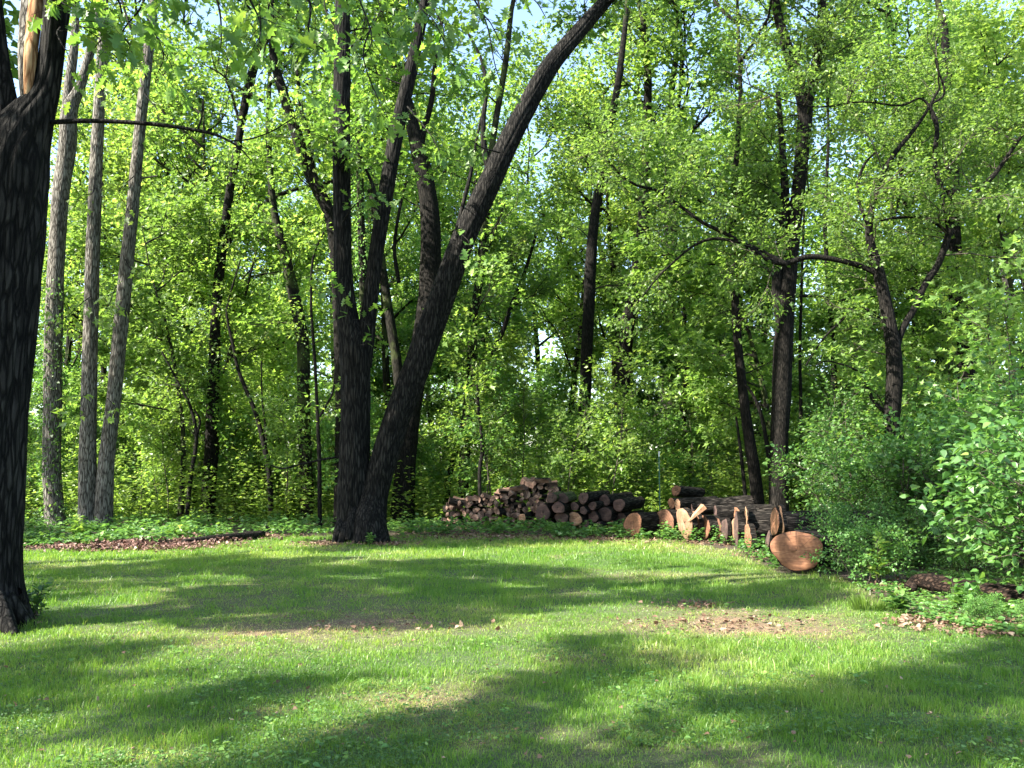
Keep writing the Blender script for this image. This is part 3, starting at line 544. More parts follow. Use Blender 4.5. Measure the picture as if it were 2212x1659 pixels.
traced('slender_tree', 'thin black trunk between the Y-forked tree and the spreading tree', 31, [[(1806, 1085, 13), (1804, 900, 13), (1801, 800, 13), (1796, 700, 12), (1789, 600, 11), (1782, 480, 9), (1790, 300, 7)]], 'bark_mid_shaded', 232, k=8, crown=fc())
traced('sapling', 'thread-thin straight stem just right of the Y-forked tree', 28, [[(1728, 1085, 8), (1730, 900, 8), (1728, 760, 7), (1732, 600, 6), (1738, 420, 4)]], 'bark_mid_shaded', 233, k=7, crown=dict(on={0: [(8, 1.4, .012, 1.1, .4, .1), (5, .7, .006, .8, .1, 0)]}, per=16, size=.13, leaf='leaf_d'), cat='young tree')
traced('sapling', 'thin dark stem left of the upright stem of the central forked tree', 24.5, [[(692, 1108, 9), (690, 1000, 9), (686, 900, 8), (680, 780, 7), (672, 660, 6), (676, 560, 5), (700, 500, 3)], [(690, 900, 6), (718, 850, 5), (724, 800, 4)]], 'bark_mid_shaded', 234, k=7, crown=dict(on={0: [(8, 1.4, .012, 1.1, .4, .1), (5, .7, .006, .8, .1, 0)]}, per=16, size=.13, leaf='leaf_y'), cat='young tree')
traced('sapling', 'crooked black stem just left of the ivy-clad tree behind the firewood', 25.5, [[(1040, 1085, 8), (1036, 1020, 8), (1042, 970, 8), (1036, 900, 7), (1030, 830, 5)]], 'bark_mid_shaded', 235, k=7, crown=dict(on={0: [(8, 1.4, .012, 1.1, .5, .1), (5, .7, .006, .8, .1, 0)]}, per=16, size=.13, leaf='leaf_d'), cat='young tree')

# ------------------------------------------------------------------ near oak sprays hanging into the top of the photo
def spray(tree, base, items, seed, size, m, tmpl=OAK, name='leafy_branch'):
    rng = np.random.RandomState(seed)
    for (x0, y0, D0, x1, y1, D1, r, nl) in items:
        a = Acc(); ps = []; ds = []
        p0, p1 = P(x0, y0, D0), P(x1, y1, D1); L = np.linalg.norm(p1 - p0)
        s = spline([[*p0, r], [*(p0 * .6 + p1 * .4 + rng.normal(0, .06 * L, 3)), r * .7], [*(p0 * .25 + p1 * .75 + rng.normal(0, .06 * L, 3)), r * .5], [*p1, r * .25]], 5); a.tube(s[:, :3], s[:, 3], 6)
        nt_ = max(3, int(L / .2))
        for i in range(nt_):
            t = .1 + .9 * (i + rng.rand()) / nt_; q, d = at_chain(s[:, :3], t); c, rr = bchain(rng, q, sidedir(rng, d, .9) * [1, 1, .5] + [0, 0, -.12], .55 * rng.uniform(.6, 1.2), r * .3, 4, .2, -.03); a.tube(c, rr, 4)
            k = max(2, int(.6 * nl / nt_))
            for u in rng.rand(k):
                q2, d2 = at_chain(c, .2 + .8 * u); ps.append(q2 + rng.normal(0, .06, 3)); ds.append(unit(d2 + rng.normal(0, .5, 3)))
        br = child(name, a.mesh(name, M['bark_shaded'], base), tree)
        child('leaves', leafmesh('leaves', np.array(ps), np.array(ds), size, m, rng, tmpl=tmpl, tilt=.5, spread=.35, hang=.45, fold=.25, off=base), br)
spray(T1, T1b, [(150, -60, 9.5, 190, 60, 8.8, .02, 60), (240, -80, 9.5, 290, 70, 9, .02, 90), (360, -60, 9.6, 420, 50, 9.2, .02, 80), (330, -90, 9.5, 250, 100, 9.8, .02, 60), (500, -70, 10, 560, 90, 9.4, .02, 90), (620, -70, 10, 560, 60, 10, .02, 60), (640, -70, 10.2, 700, 110, 9.8, .02, 90), (130, 60, 9.3, 150, 110, 8.9, .012, 14), (120, -30, 9.4, 160, 20, 9, .012, 20), (440, -80, 11, 470, 140, 11, .02, 90), (300, -80, 11, 340, 160, 11.5, .02, 90), (200, -80, 11, 200, 150, 12, .02, 70), (560, -80, 11.5, 620, 200, 12, .02, 90)], 41, .21, M['oak'])
spray(T6, T6b, [(760, -60, 13, 780, 130, 12, .02, 90), (860, -60, 13, 900, 60, 12.5, .02, 90), (880, -40, 13, 960, 90, 12, .018, 90), (800, 60, 13, 840, 260, 12.6, .015, 70), (1120, -50, 14, 1180, 40, 13.2, .02, 60), (1030, -50, 14, 1080, 90, 13, .02, 70), (700, -40, 13, 640, 40, 12, .02, 60), (738, 350, 19.6, 770, 290, 18, .015, 40), (750, 700, 19.7, 735, 680, 19.3, .01, 10), (778, 745, 19.6, 812, 736, 19.2, .012, 22), (762, 690, 19.6, 808, 700, 19.3, .01, 10), (900, -40, 15, 1000, 160, 15, .02, 90), (760, -40, 15, 700, 180, 15, .02, 90), (1000, -40, 15, 1090, 200, 16, .02, 80), (740, 480, 19.6, 800, 420, 18.5, .02, 60), (850, 300, 19.6, 800, 230, 18, .02, 60), (1080, 330, 19.6, 1010, 300, 18.5, .02, 60), (990, 500, 19.8, 1040, 560, 18.6, .015, 40), (740, 600, 19.6, 690, 640, 18.8, .015, 50), (880, 230, 19, 950, 330, 18, .02, 60)], 42, .22, M['oak'])
spray(T2, T2b, [(196, 640, 23.7, 130, 690, 22, .015, 70), (250, 620, 23.6, 215, 690, 22, .015, 60), (190, 850, 23.6, 150, 900, 22.4, .012, 50), (232, 860, 23.6, 262, 905, 22.6, .01, 16), (270, 560, 23.6, 340, 640, 22.5, .015, 60), (205, 380, 23.6, 160, 450, 22.3, .015, 50), (290, 380, 23.6, 250, 480, 22.5, .015, 50), (215, 150, 23.6, 240, 240, 22.5, .015, 60), (310, 200, 23.6, 350, 300, 22.5, .015, 50), (310, 90, 23.6, 290, 160, 22, .015, 60)], 43, .21, M['leaf_y'], MAPLE)

# ------------------------------------------------------------------ more woodland
print('woods')
MARKS = [(60, 'behind the big dark trunk at the left edge'), (160, 'behind the ivied grey tree on the left'), (340, 'behind the pale twin tree'), (560, 'behind the slender tree'), (720, 'left of the central forked tree'),
         (880, 'behind the upright stems of the central forked tree'), (1000, 'behind the leaning stem of the central tree'), (1230, 'behind the firewood stack'), (1400, 'behind the stacked round logs'), (1580, 'behind the green stake'), (1760, 'behind the largest felled trunk'), (2000, 'behind the spreading tree'), (9999, 'behind the bushes at the right edge')]
def where(x, y):
    g = CX + F * x / y; return next(m for q, m in MARKS if g < q)
rng = np.random.RandomState(77); spots = []
def free(x, y, dmin, lst): return all((x - a) ** 2 + (y - b) ** 2 > dmin * dmin for a, b in lst)
tries = 0
while len(spots) < 36 and tries < 9000:
    tries += 1; y = 31 + 42 * rng.rand(); x = (rng.rand() * 2 - 1) * (y * .66 + 5)
    if free(x, y, 4.2, spots): spots.append((x, y))
spots = [(a_, b_) for a_, b_ in spots if not (-2 < a_ < 9.5 and b_ < 46)]
spots += [(-5, 36.5), (4.6, 41), (7.9, 39), (3, 44), (-1, 47), (6, 50), (15, 36), (18.5, 39), (23, 43), (11.5, 41), (20, 33), (-14, 38), (-19, 42)]
for x, y in spots:
    k = rng.randint(4); place(TALL[k], (x, y, zg(x, y)), rng.rand() * 6.28, rng.uniform(.85, 1.25), 'tall leafy tree deep in the wood, ' + where(x, y), 'tall trees deep in the wood, ' + where(x, y))
mids = []
tries = 0
while len(mids) < 62 and tries < 9000:
    tries += 1; y = 27 + 38 * rng.rand() ** 1.3; x = (rng.rand() * 2 - 1) * (y * .66 + 3)
    if free(x, y, 2.4, mids): mids.append((x, y))
mids = [(a_, b_) for a_, b_ in mids if not (-9 < a_ < 8 and b_ < 37) or (a_ + b_ * 2) % 3 < .9]
for x, y in mids: place(MID[rng.randint(3)], (x, y, zg(x, y)), rng.rand() * 6.28, rng.uniform(.8, 1.3), 'small leafy understory tree ' + where(x, y), 'small understory trees ' + where(x, y))
saps = []
tries = 0
while len(saps) < 150 and tries < 9000:
    tries += 1; y = 26 + 24 * rng.rand() ** 1.2; x = (rng.rand() * 2 - 1) * (y * .62 + 3)
    if free(x, y, 1.2, saps): saps.append((x, y))
for i in range(48):
    y = 26.3 + 10 * rng.rand(); x = rng.uniform(-.52, .5) * y
    saps.append((x, y))
for x, y in saps: place(SAP[rng.randint(3)], (x, y, zg(x, y)), rng.rand() * 6.28, rng.uniform(.6, 1.15), 'thin leafy sapling ' + where(x, y), 'saplings ' + where(x, y))
rng = np.random.RandomState(88); n = 60000; dy = rng.uniform(80, 125, n); dx = rng.uniform(-1, 1, n) * (dy * .7 + 8); dz = rng.rand(n) ** 1.4 * 30
k = vn(dx + dz * .3, dz * 1.3 + dy * .2, 3.0, 89) > .2 + .45 * ss(8, 26, dz); p = np.stack([dx, dy, dz + 1.2], 1)[k]
special('distant_woods', leafmesh('distant_woods', p, np.tile([0, 0, 1.0], (len(p), 1)), .75, M['leaf_y'], rng, tilt=1.0, spread=1.2), 'stuff')
# unseen trees added left of the lawn and behind the viewer to dapple it
for i, (x, y, s, lab) in enumerate([(-9.5, .5, .9, 'left of the viewer'), (-14, 5.5, .95, 'left of the big dark trunk'), (-8, -6, .9, 'behind the viewer on the left'), (-15, -4, 1, 'in the second row left of the viewer'), (-20, 9, 1, 'far left of the lawn'), (-12.5, 9.3, .8, 'between the big dark trunk and the far left'), (-21, 0, 1, 'in the outermost row on the left'), (-2.5, -6.5, .8, 'straight behind the viewer'), (-13.2, .4, .75, 'just left of another, near the viewer'), (-11.5, -12, 1, 'far behind the viewer on the left')]):
    place(OPEN[i % 2], (x, y, 0), i * 1.3, s, 'unseen open-crowned tree added for shade, ' + lab)
for i, (x, y, s, lab) in enumerate([(-10.8, 14.2, 1.15, 'left of the lawn beyond the big dark trunk'), (6, -9, 1, 'behind the viewer on the right')]):
    place(CAST[i % 2], (x, y, 0), i * 1.3, s, 'unseen round-crowned tree added for shade, ' + lab)
for i, (x, y, s, lab) in enumerate([(15, 4, .8, 'right of the viewer beside the lawn'), (19, 14, 1, 'right of the fallen log, beyond the bushes'), (-24, 17, 1, 'far left of the lawn')]):
    place(DENSE[i % 2], (x, y, 0), i * 1.3, s, 'unseen dense leafy tree ' + lab)

# ------------------------------------------------------------------ shrubs
SH = [ # grid x of foot, grid y of foot, scale, proto, label
 (1812, 1232, .5, 0, 'dense small-leaved bush crowding over the biggest sawn trunk end'),
 (1862, 1200, 1.0, 0, 'dense dark green bush right behind the biggest sawn trunk end'),
 (1835, 1165, 1.0, 2, 'bushy shrub over the far end of the largest felled trunk'),
 (1900, 1180, 1.2, 2, 'tall dark shrub left of the foot of the spreading tree'),
 (1868, 1262, .5, 1, 'low leafy bush at the lawn edge left of the fallen log'),
 (1985, 1200, 1.15, 1, 'full shrub in front of the foot of the spreading tree'),
 (2060, 1205, 1.25, 0, 'tall pale-leaved shrub behind the middle of the fallen log'),
 (2175, 1200, 1.35, 1, 'largest bush, at the right edge of the photo above the fallen log'),
 (2290, 1225, 1.3, 0, 'bush cut off by the right edge of the photo behind the fallen log'),
 (2100, 1150, 1.35, 2, 'darker bush standing behind the others on the right'),
 (1990, 1145, 1.35, 2, 'bush standing behind the spreading tree on the right'),
 (1860, 1135, 1.3, 0, 'bush standing back between the Y-forked tree and the spreading tree'),
 (2200, 1150, 1.6, 0, 'tall bush farthest back at the right edge of the photo'),
 (1950, 1225, .5, 0, 'knee-high bush just behind the broken tip of the fallen log'),
 (2105, 1245, .4, 1, 'knee-high bush leaning over the middle of the fallen log'),
 (2120, 1345, .16, 1, 'low bush in front of the fallen log'),
 (2085, 1318, .13, 1, 'small leafy clump in front of the middle of the fallen log'),
 (2240, 1362, .16, 1, 'low bush in the corner between fallen log and lawn'),
]
for i, (x, y, s, k, lab) in enumerate(SH):
    g = G(x, y); place(SHR[k], (g[0], g[1], zg(g[0], g[1])), i * 2.1, s, lab)
for i, (x, y, s, k) in enumerate([(2330, 1300, 1.3, 1), (2420, 1260, 1.4, 0), (2350, 1180, 1.5, 2), (2500, 1330, 1.3, 0), (2600, 1290, 1.4, 1)]):
    g = G(x, y); place(SHR[k], (g[0], g[1], 0), i * 1.7, s, 'bush of the thicket beyond the right edge of the photo', 'bushes beyond the right edge')
for i, (x, y, s, k, lab) in enumerate([(1905, 1165, 1.0, 1, 'slim young tree left of the foot of the spreading tree, rising from the bushes'), (2010, 1170, 1.15, 0, 'young tree in front of the spreading tree'), (2085, 1180, 1.1, 1, 'young tree rising behind the middle of the fallen log'), (2150, 1160, 1.3, 2, 'young tree among the bushes, left of the right edge of the photo'), (2215, 1190, 1.25, 0, 'young tree cut by the right edge of the photo'), (1800, 1130, 1.0, 1, 'young tree over the far end of the largest felled trunk'), (1950, 1128, 1.3, 0, 'young tree just behind the foot of the spreading tree'), (2060, 1125, 1.4, 2, 'tallest young tree behind the bushes on the right'), (1740, 1112, .9, 1, 'young tree right of the foot of the Y-forked tree')]):
    g = G(x, y); place(SAP[k], (g[0], g[1], zg(g[0], g[1])), i * 2.3, s, lab)
LS = [(300, 1118, .9, 1, 'pale glossy bush right of the pale twin tree'), (370, 1110, .8, 2, 'bush between the pale twin tree and the slender tree'), (250, 1105, .9, 0, 'bush just behind the pale twin tree'), (60, 1120, 1.0, 0, 'bush right of the big dark trunk at the left edge'), (520, 1120, .75, 2, 'low dark bush right of the slender tree'),
      (630, 1118, .75, 2, 'low dark bush behind the timber edging'), (700, 1115, .7, 0, 'bush left of the foot of the central forked tree'), (860, 1112, .7, 0, 'bush right of the leaning stem of the central tree'), (920, 1105, 1.0, 1, 'pale-leaved bush left of the firewood stack'),
      (1110, 1098, .9, 2, 'bush behind the middle of the firewood stack'), (1230, 1095, 1.0, 0, 'bush behind the right end of the firewood stack'), (1330, 1098, .95, 2, 'bush behind the stacked round logs'), (1400, 1100, .9, 0, 'bush between the stacked round logs and the green stake'),
      (1500, 1103, .95, 1, 'bright bush behind the upper sawn logs'), (1570, 1105, .95, 0, 'bush behind the sawn slabs'), (1640, 1110, .9, 1, 'bush around the foot of the rough leaning tree'), (1750, 1120, 1.1, 0, 'bush just behind the end of the largest felled trunk')]
for i, (x, y, s, k, lab) in enumerate(LS):
    g = G(x, y); place(SHR[k], (g[0], g[1], zg(g[0], g[1])), i * 1.9 + 1, s, lab)
for r_ in LEFTOVER:
    if r_.name not in used: print('unused', r_.name)

# ------------------------------------------------------------------ ground plants (nettles, seedlings, ground cover)
print('cover')
def plants(name, n, sampler, h, size, m, seed, per=9, tmpl=OVAL, tint=0):
    rng = np.random.RandomState(seed); x, y, sc = sampler(rng, n); z = zg(x, y); n = len(x)
    i = np.repeat(np.arange(n), per); hh = rng.rand(len(i)) ** .6 * h * sc[i] * (.35 + 1.3 * vn(x[i], y[i], .55, seed)); a = rng.rand(len(i)) * 6.283; rr = size * .3
    p = np.stack([x[i] + np.cos(a) * rr + rng.normal(0, .02, len(i)), y[i] + np.sin(a) * rr + rng.normal(0, .02, len(i)), z[i] + hh + .02], 1)
    d = np.stack([np.cos(a), np.sin(a), np.full(len(i), .15)], 1)
    special(name, leafmesh(name, p, d, size, m, rng, tmpl=tmpl, tilt=.35, spread=.3, hang=.1, tintf=tint), 'stuff')
def edge_sampler(x0, x1, y0, y1, pw=1.0, gn=.42):
    def f(rng, n):
        gx = rng.uniform(x0, x1, n); gy = y0 + (y1 - y0) * rng.rand(n) ** pw
        g = np.array([G(a, b) for a, b in zip(gx, gy)]); x, y = g[:, 0], g[:, 1]
        k = (lawn(x, y) < .5 + .3 * (rng.rand(n) - .5)) & (vn(x, y, .7, 41) > gn * rng.rand(n) * 1.6); return x[k], y[k], rng.uniform(.5, 1.1, k.sum())
    return f
plants('ground_cover', 4600, edge_sampler(-150, 1460, 1112, 1185, 1.0), .3, .13, M['cover'], 51, 9)
plants('undergrowth', 6000, edge_sampler(-400, 2300, 1068, 1120, 1.0, .2), 1.15, .12, M['leaf_d'], 52, 16)
plants('brambles', 2400, edge_sampler(1330, 2450, 1140, 1235, 1.0, .3), .3, .08, M['shrub'], 53, 10)
plants('low_brambles', 1900, edge_sampler(1830, 2450, 1235, 1430, 1.0, .35), .06, .065, M['cover'], 55, 8)
def far_sampler(rng, n):
    y = 26 + 40 * rng.rand(n) ** 1.3; x = (rng.rand(n) * 2 - 1) * (y * .65 + 3); return x, y, rng.uniform(.4, 1.2, n)
plants('woodland_floor_plants', 12000, far_sampler, 1.7, .15, M['leaf_y'], 54, 16, tmpl=DIAMOND)
# fallen leaves
def litter(name, n, sampler, seed, size=.07):
    rng = np.random.RandomState(seed); x, y, _ = sampler(rng, n); p = np.stack([x, y, zg(x, y) + .012 + rng.rand(len(x)) * .03], 1)
    d = np.stack([*rng.normal(0, 1, (2, len(x))), np.full(len(x), .3)], 1)
    special(name, leafmesh(name, p, d, size, M['dead'], rng, tmpl=TRI, tilt=.5, spread=.2, hang=0, fold=.6), 'stuff')
def blob_sampler(blobs):
    def f(rng, n):
        k = rng.choice(len(blobs), n, p=np.array([b[4] for b in blobs]) / sum(b[4] for b in blobs)); b = np.array(blobs)[k]
        g = np.array([G(q[0] + u * q[2], max(q[1] + v * q[3], 1070)) for q, u, v in zip(b, rng.normal(0, .5, n), rng.normal(0, .5, n))]); return g[:, 0], g[:, 1], np.ones(n)
    return f
litter('leaf_litter', 9000, blob_sampler([(300, 1181, 190, 10, 5), (560, 1160, 90, 5, 1), (1100, 1163, 260, 8, 2.2), (1340, 1160, 120, 8, 2), (700, 1178, 60, 6, .8), (840, 1178, 60, 6, .7), (1500, 1172, 180, 9, 1.2), (1950, 1270, 60, 15, .6), (2000, 1350, 90, 16, .35), (2150, 1360, 100, 18, .4), (1650, 1200, 60, 12, .5), (1550, 1350, 180, 22, .25), (1500, 1305, 90, 10, .12), (780, 1350, 260, 22, .12), (30, 1345, 60, 10, .25)]), 61, .06)
rng = np.random.RandomState(64); n = 3400; k = rng.rand(n); gx = rng.normal(300, 85, n); gy = 1181 - (gx - 300) * .03 + rng.normal(0, 4.0, n); g = np.array([G(a_, b_) for a_, b_ in zip(gx, gy)]); hz_ = .15 * vn(g[:, 0], g[:, 1], .6, 65)
p = np.stack([g[:, 0], g[:, 1], .02 + rng.rand(n) * hz_], 1); special('leaf_heap', leafmesh('leaf_heap', p, rng.normal(0, 1, (n, 3)) * [1, 1, .4], .085, M['dead_red'], rng, tmpl=TRI, tilt=.7, spread=.2, hang=0, fold=.6), 'stuff')
def wide_sampler(rng, n):
    gx = rng.uniform(0, 2212, n); gy = 1185 + 474 * rng.rand(n); g = np.array([G(a, b) for a, b in zip(gx, gy)]); return g[:, 0], g[:, 1], np.ones(n)
litter('scattered_leaves', 240, wide_sampler, 62, .038)

# ------------------------------------------------------------------ grass
print('grass')
def build_grass():
    rng = np.random.RandomState(71)
    gm = leafmat('grass_blade', [(0, (.06, .15, .022)), (.35, (.13, .25, .035)), (.62, (.24, .33, .07)), (.82, (.38, .38, .15)), (1, (.50, .41, .25))], trans=.48, boost=(1.5, 1.5, .7), spec=.45, rough=.4, var=.0)
    Vs = []; Fs = []; Ts = []; n0 = 0
    for (ya, yb, dens, wd, hgt, seg) in [(4.2, 7.0, 5200, .0036, .05, 2), (7.0, 10.5, 3300, .0048, .052, 2), (10.5, 16, 1800, .0072, .054, 1), (16, 25, 1000, .011, .056, 1)]:
        hw = yb * .6 + .8; n = int(dens * (yb - ya) * 2 * hw); x = rng.uniform(-hw, hw, n); y = rng.uniform(ya, yb, n)
        k = (np.abs(x) < y * .6 + .5); x, y = x[k], y[k]
        dr = dry(x, y); lw = lawn(x, y); tuft = vn(x, y, .22, 72) * .6 + vn(x, y, 1.1, 73) * .4
        k = (rng.rand(len(x)) < lw) & (rng.rand(len(x)) < (1 - .72 * dr)); x, y, dr, tuft = x[k], y[k], dr[k], tuft[k]; n = len(x)
        h = hgt * (.25 + 1.5 * tuft ** 1.6 + .9 * (vn(x, y, .12, 76) > .8)) * rng.uniform(.5, 1.25, n) * (1 - .45 * dr); a = rng.rand(n) * 6.283; ln = rng.gamma(2, .22, n) + dr * rng.rand(n) * 2.2; la = rng.rand(n) * 6.283
        w_ = wd * rng.uniform(.7, 1.3, n); s = np.stack([np.cos(a), np.sin(a), np.zeros(n)], 1) * w_[:, None] / 2; ld = np.stack([np.cos(la), np.sin(la), np.zeros(n)], 1)
        b = np.stack([x, y, zg(x, y) - .004], 1)
        if seg == 2:
            m = b + ld * (h * ln * .3)[:, None] + np.array([0, 0, 1]) * (h * .6)[:, None]; t = b + ld * (h * ln)[:, None] + np.array([0, 0, 1]) * (h * (1 - .15 * ln).clip(.4, 1))[:, None]
            V = np.stack([b - s, b + s, m + s * .85, m - s * .85, t + s * .15, t - s * .15], 1); i = np.arange(n)[:, None] * 6 + n0
            F_ = np.concatenate([i + [[0, 1, 2, 3]], i + [[3, 2, 4, 5]]]); rep = 2
        else:
            t = b + ld * (h * ln * .8)[:, None] + np.array([0, 0, 1]) * h[:, None]; V = np.stack([b - s, b + s, t + s * .3, t - s * .3], 1); i = np.arange(n)[:, None] * 4 + n0; F_ = i + [[0, 1, 2, 3]]; rep = 1
        tint = np.clip(.05 + .34 * rng.beta(2, 2, n) + .30 * vn(x, y, .9, 74) * vn(x, y, 3.1, 75) * 1.6 + dr * .62 * (rng.rand(n) > .25) + (rng.rand(n) > .96) * .4, 0, 1)
        Vs.append(V.reshape(-1, 3)); Fs.append(F_); Ts.append(np.tile(tint, rep)); n0 += V.shape[0] * V.shape[1]
    special('grass', mesh_from('grass', np.concatenate(Vs), [np.concatenate(Fs)], gm, True, {'tint': ('FACE', np.concatenate(Ts))}), 'stuff')
    print('blade faces', sum(len(f) for f in Fs))
build_grass()
def weed_sampler(rng, n):
    gx = rng.uniform(-30, 2240, n); gy = 1175 + 500 * rng.rand(n) ** .7; g = np.array([G(a, b) for a, b in zip(gx, gy)]); x, y = g[:, 0], g[:, 1]
    k = (vn(x, y, .6, 81) + .5 * vn(x, y, 2.2, 82) > .78) & (lawn(x, y) > .5); return x[k], y[k], rng.uniform(.4, 1, k.sum())
plants('clover', 7500, weed_sampler, .045, .02, M['cover'], 82, 6)
plants('broad_weeds', 420, weed_sampler, .05, .04, M['cover'], 83, 5, tint=.2)

# ------------------------------------------------------------------ logs
print('logs')
def log_mesh_parts(r, L, seed, k=40, bark='bark_log', cut='cut', squash=1.0, half=None):
    """lying along local z, the sawn face at z=0; returns bark mesh and face mesh"""
    rng = np.random.RandomState(seed); ph = rng.rand(5) * 6.28; th = np.arange(k) * 2 * pi / k
    prof = 1 + .07 * np.sin(2 * th + ph[0]) + .055 * np.sin(3 * th + ph[1]) + .03 * np.sin(5 * th + ph[2]) + rng.normal(0, .008, k)
    zz = np.concatenate([np.linspace(0, L, max(4, int(L / .12)))])
    jag = .05 * r * np.sin(3 * th + ph[3])
    X = np.cos(th) * prof * r; Y = np.sin(th) * prof * r * squash
    if half is not None: Y = np.maximum(Y, half * r)
    ring = lambda s, z: np.stack([X * s, Y * s, np.full(k, 0.0) + z], 1)
    rid = 1 + .03 * np.sign(np.sin(9 * th + ph[4])) * np.abs(np.sin(9 * th + ph[4]))
    V = [ring(1 + 0 * z, z) * np.stack([rid, rid, np.ones(k)], 1) * ([1 + .02 * sin(z * 7 + ph[0])] * 2 + [1]) for z in zz]
    V[0][:, 2] = 0; m = len(V); i = np.arange(m - 1)[:, None] * k; j = np.arange(k)[None, :]; j2 = (j + 1) % k
    q = np.stack([i + j, i + j2, i + k + j2, i + k + j], -1).reshape(-1, 4)
    a = Acc(); a.add(np.concatenate(V), [q]); mb = a.mesh('bark', M[bark])
    def face(z, flip):
        rs = [0.02, .35, .7, .93]; W = [ring(s, z + (-.004 if not flip else .004) + 0 * s) for s in rs]; W[-1] = ring(.955, z + (.0 if not flip else 0)); W.append(ring(.99, z + (.012 if not flip else -.012)))
        for w_ in W[:-1]: w_[:, 2] += .004 * np.sin(w_[:, 0] / r * 5 + ph[2])
        n = len(W); i2 = np.arange(n - 1)[:, None] * k; q2 = np.stack([i2 + j, i2 + j2, i2 + k + j2, i2 + k + j], -1).reshape(-1, 4)
        b = Acc(); b.add(np.concatenate(W), [q2, np.arange(k)[None, :]]); return b
    f0 = face(-.004, False).mesh('cut_face', M[cut], smooth=True); f1 = face(L + .004, True).mesh('cut_face', M[cut], smooth=True)
    return mb, f0, f1
def axis_quat(d, roll=0):
    return Vector(tuple(float(c) for c in d)).to_track_quat('Z', 'Y') @ Quaternion((0, 0, 1), roll)
def biglog(label, gx, gy, D, r, L, yaw, pitch=0, seed=1, bark='bark_log', cut='cut', name='felled_log', cat='log', squash=1.0, roll=0, group=None, ground=False, half=None):
    """gx, gy: grid point of the visible face's centre; yaw 0 points the body straight away, 90 to the right"""
    p = P(gx, gy, D)
    if ground: p[2] = r * .93 + zg(p[0], p[1])
    y = radians(yaw) + atan2(gx - CX, F); d = np.array([sin(y) * cos(radians(pitch)), cos(y) * cos(radians(pitch)), sin(radians(pitch))])
    o = empty(name, p, label, cat, group); o.rotation_mode = 'QUATERNION'; o.rotation_quaternion = axis_quat(d, roll)
    mb, f0, f1 = log_mesh_parts(r, L, seed, bark=bark, cut=cut, squash=squash, half=half)
    child('bark', mb, o); child('cut_face', f0, o); child('cut_face', f1, o)
    return o
LOGS = [
 ('leftmost thick sawn log of the row, its orange end turned left', 1367, 1133, 21.5, .29, .95, 44, 0, 'cut'),
 ('second thick log from the left in the row, with a round red-orange end', 1436, 1129, 21.5, .33, .5, 50, 0, 'cut'),
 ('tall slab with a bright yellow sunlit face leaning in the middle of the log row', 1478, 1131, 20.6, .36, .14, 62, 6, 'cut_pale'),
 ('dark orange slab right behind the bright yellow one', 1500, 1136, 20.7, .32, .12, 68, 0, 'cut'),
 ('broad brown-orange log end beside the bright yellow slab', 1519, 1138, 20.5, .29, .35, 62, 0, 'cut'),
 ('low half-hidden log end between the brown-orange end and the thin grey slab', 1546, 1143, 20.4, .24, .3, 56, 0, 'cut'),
 ('thin grey-edged slab standing upright before the largest trunk', 1565, 1146, 19.7, .28, .07, 76, 0, 'cut_old_shaded'),
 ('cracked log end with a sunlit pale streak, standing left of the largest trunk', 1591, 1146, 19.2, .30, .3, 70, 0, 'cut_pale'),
 ('small half-round offcut on top of the cracked log end', 1588, 1107, 19.6, .13, .5, 50, 0, 'cut'),
 ('narrow orange disc in front of the left part of the largest trunk', 1615, 1160, 18.2, .25, .12, 74, 0, 'cut'),
 ('very thin tall sliver of wood standing behind the narrow orange disc', 1611, 1122, 18.6, .26, .03, 84, 0, 'cut_pale'),
 ('thin pale slab leaning low against the largest trunk', 1658, 1170, 17.0, .22, .03, 82, -10, 'cut_old_shaded'),
 ('tall narrow disc standing up left of its twin, above the biggest sawn end', 1673, 1127, 15.4, .25, .07, 74, -3, 'cut'),
 ('tall narrow pale disc standing up just above the biggest sawn end', 1686, 1124, 15.3, .26, .06, 79, 3, 'cut_pale'),
 ('round log end on the very top of the log row', 1460, 1060, 21.9, .135, 1.0, 38, -4, 'cut'),
 ('small oval log end just below the topmost round one', 1450, 1087, 21.7, .13, .9, 52, 0, 'cut'),
 ('small log end right beside the small oval one, under the topmost log', 1463, 1091, 21.5, .14, 1.1, 58, 3, 'cut_pale'),
]
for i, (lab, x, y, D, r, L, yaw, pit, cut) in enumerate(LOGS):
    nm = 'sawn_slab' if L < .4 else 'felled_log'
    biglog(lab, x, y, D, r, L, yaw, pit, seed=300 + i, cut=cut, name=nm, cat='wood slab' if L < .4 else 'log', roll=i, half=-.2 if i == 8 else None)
biglog('largest felled trunk, dark and deeply furrowed, lying across behind the slabs', 1590, 1140, 18.9, .40, 2.0, 84, 0, 330, cut='cut_old_shaded', ground=True, squash=.95)
biglog('second dark trunk lying on top behind the largest one', 1545, 1108, 20.9, .18, 1.3, 78, 1, 331, cut='cut_old_shaded')
biglog('short dark log lying crosswise on the log row under the topmost log', 1492, 1098, 21.6, .17, 1.5, 76, 5, 332, cut='cut_old_shaded')
biglog('dark log lying across the top of the row, running right from the slabs', 1520, 1090, 21.9, .13, 1.2, 82, 1, 333, cut='cut_old_shaded')
biglog('thickest sawn trunk end facing the lawn, reddish brown with a crack', 1721, 1189, 14.1, .385, 1.9, 18, 2, 334, cut='cut', squash=.86)
biglog('dark trunk under leaves behind the thickest sawn trunk end', 1690, 1140, 16.4, .3, 1.6, 75, 0, 335, cut='cut_old_shaded', bark='bark_log')
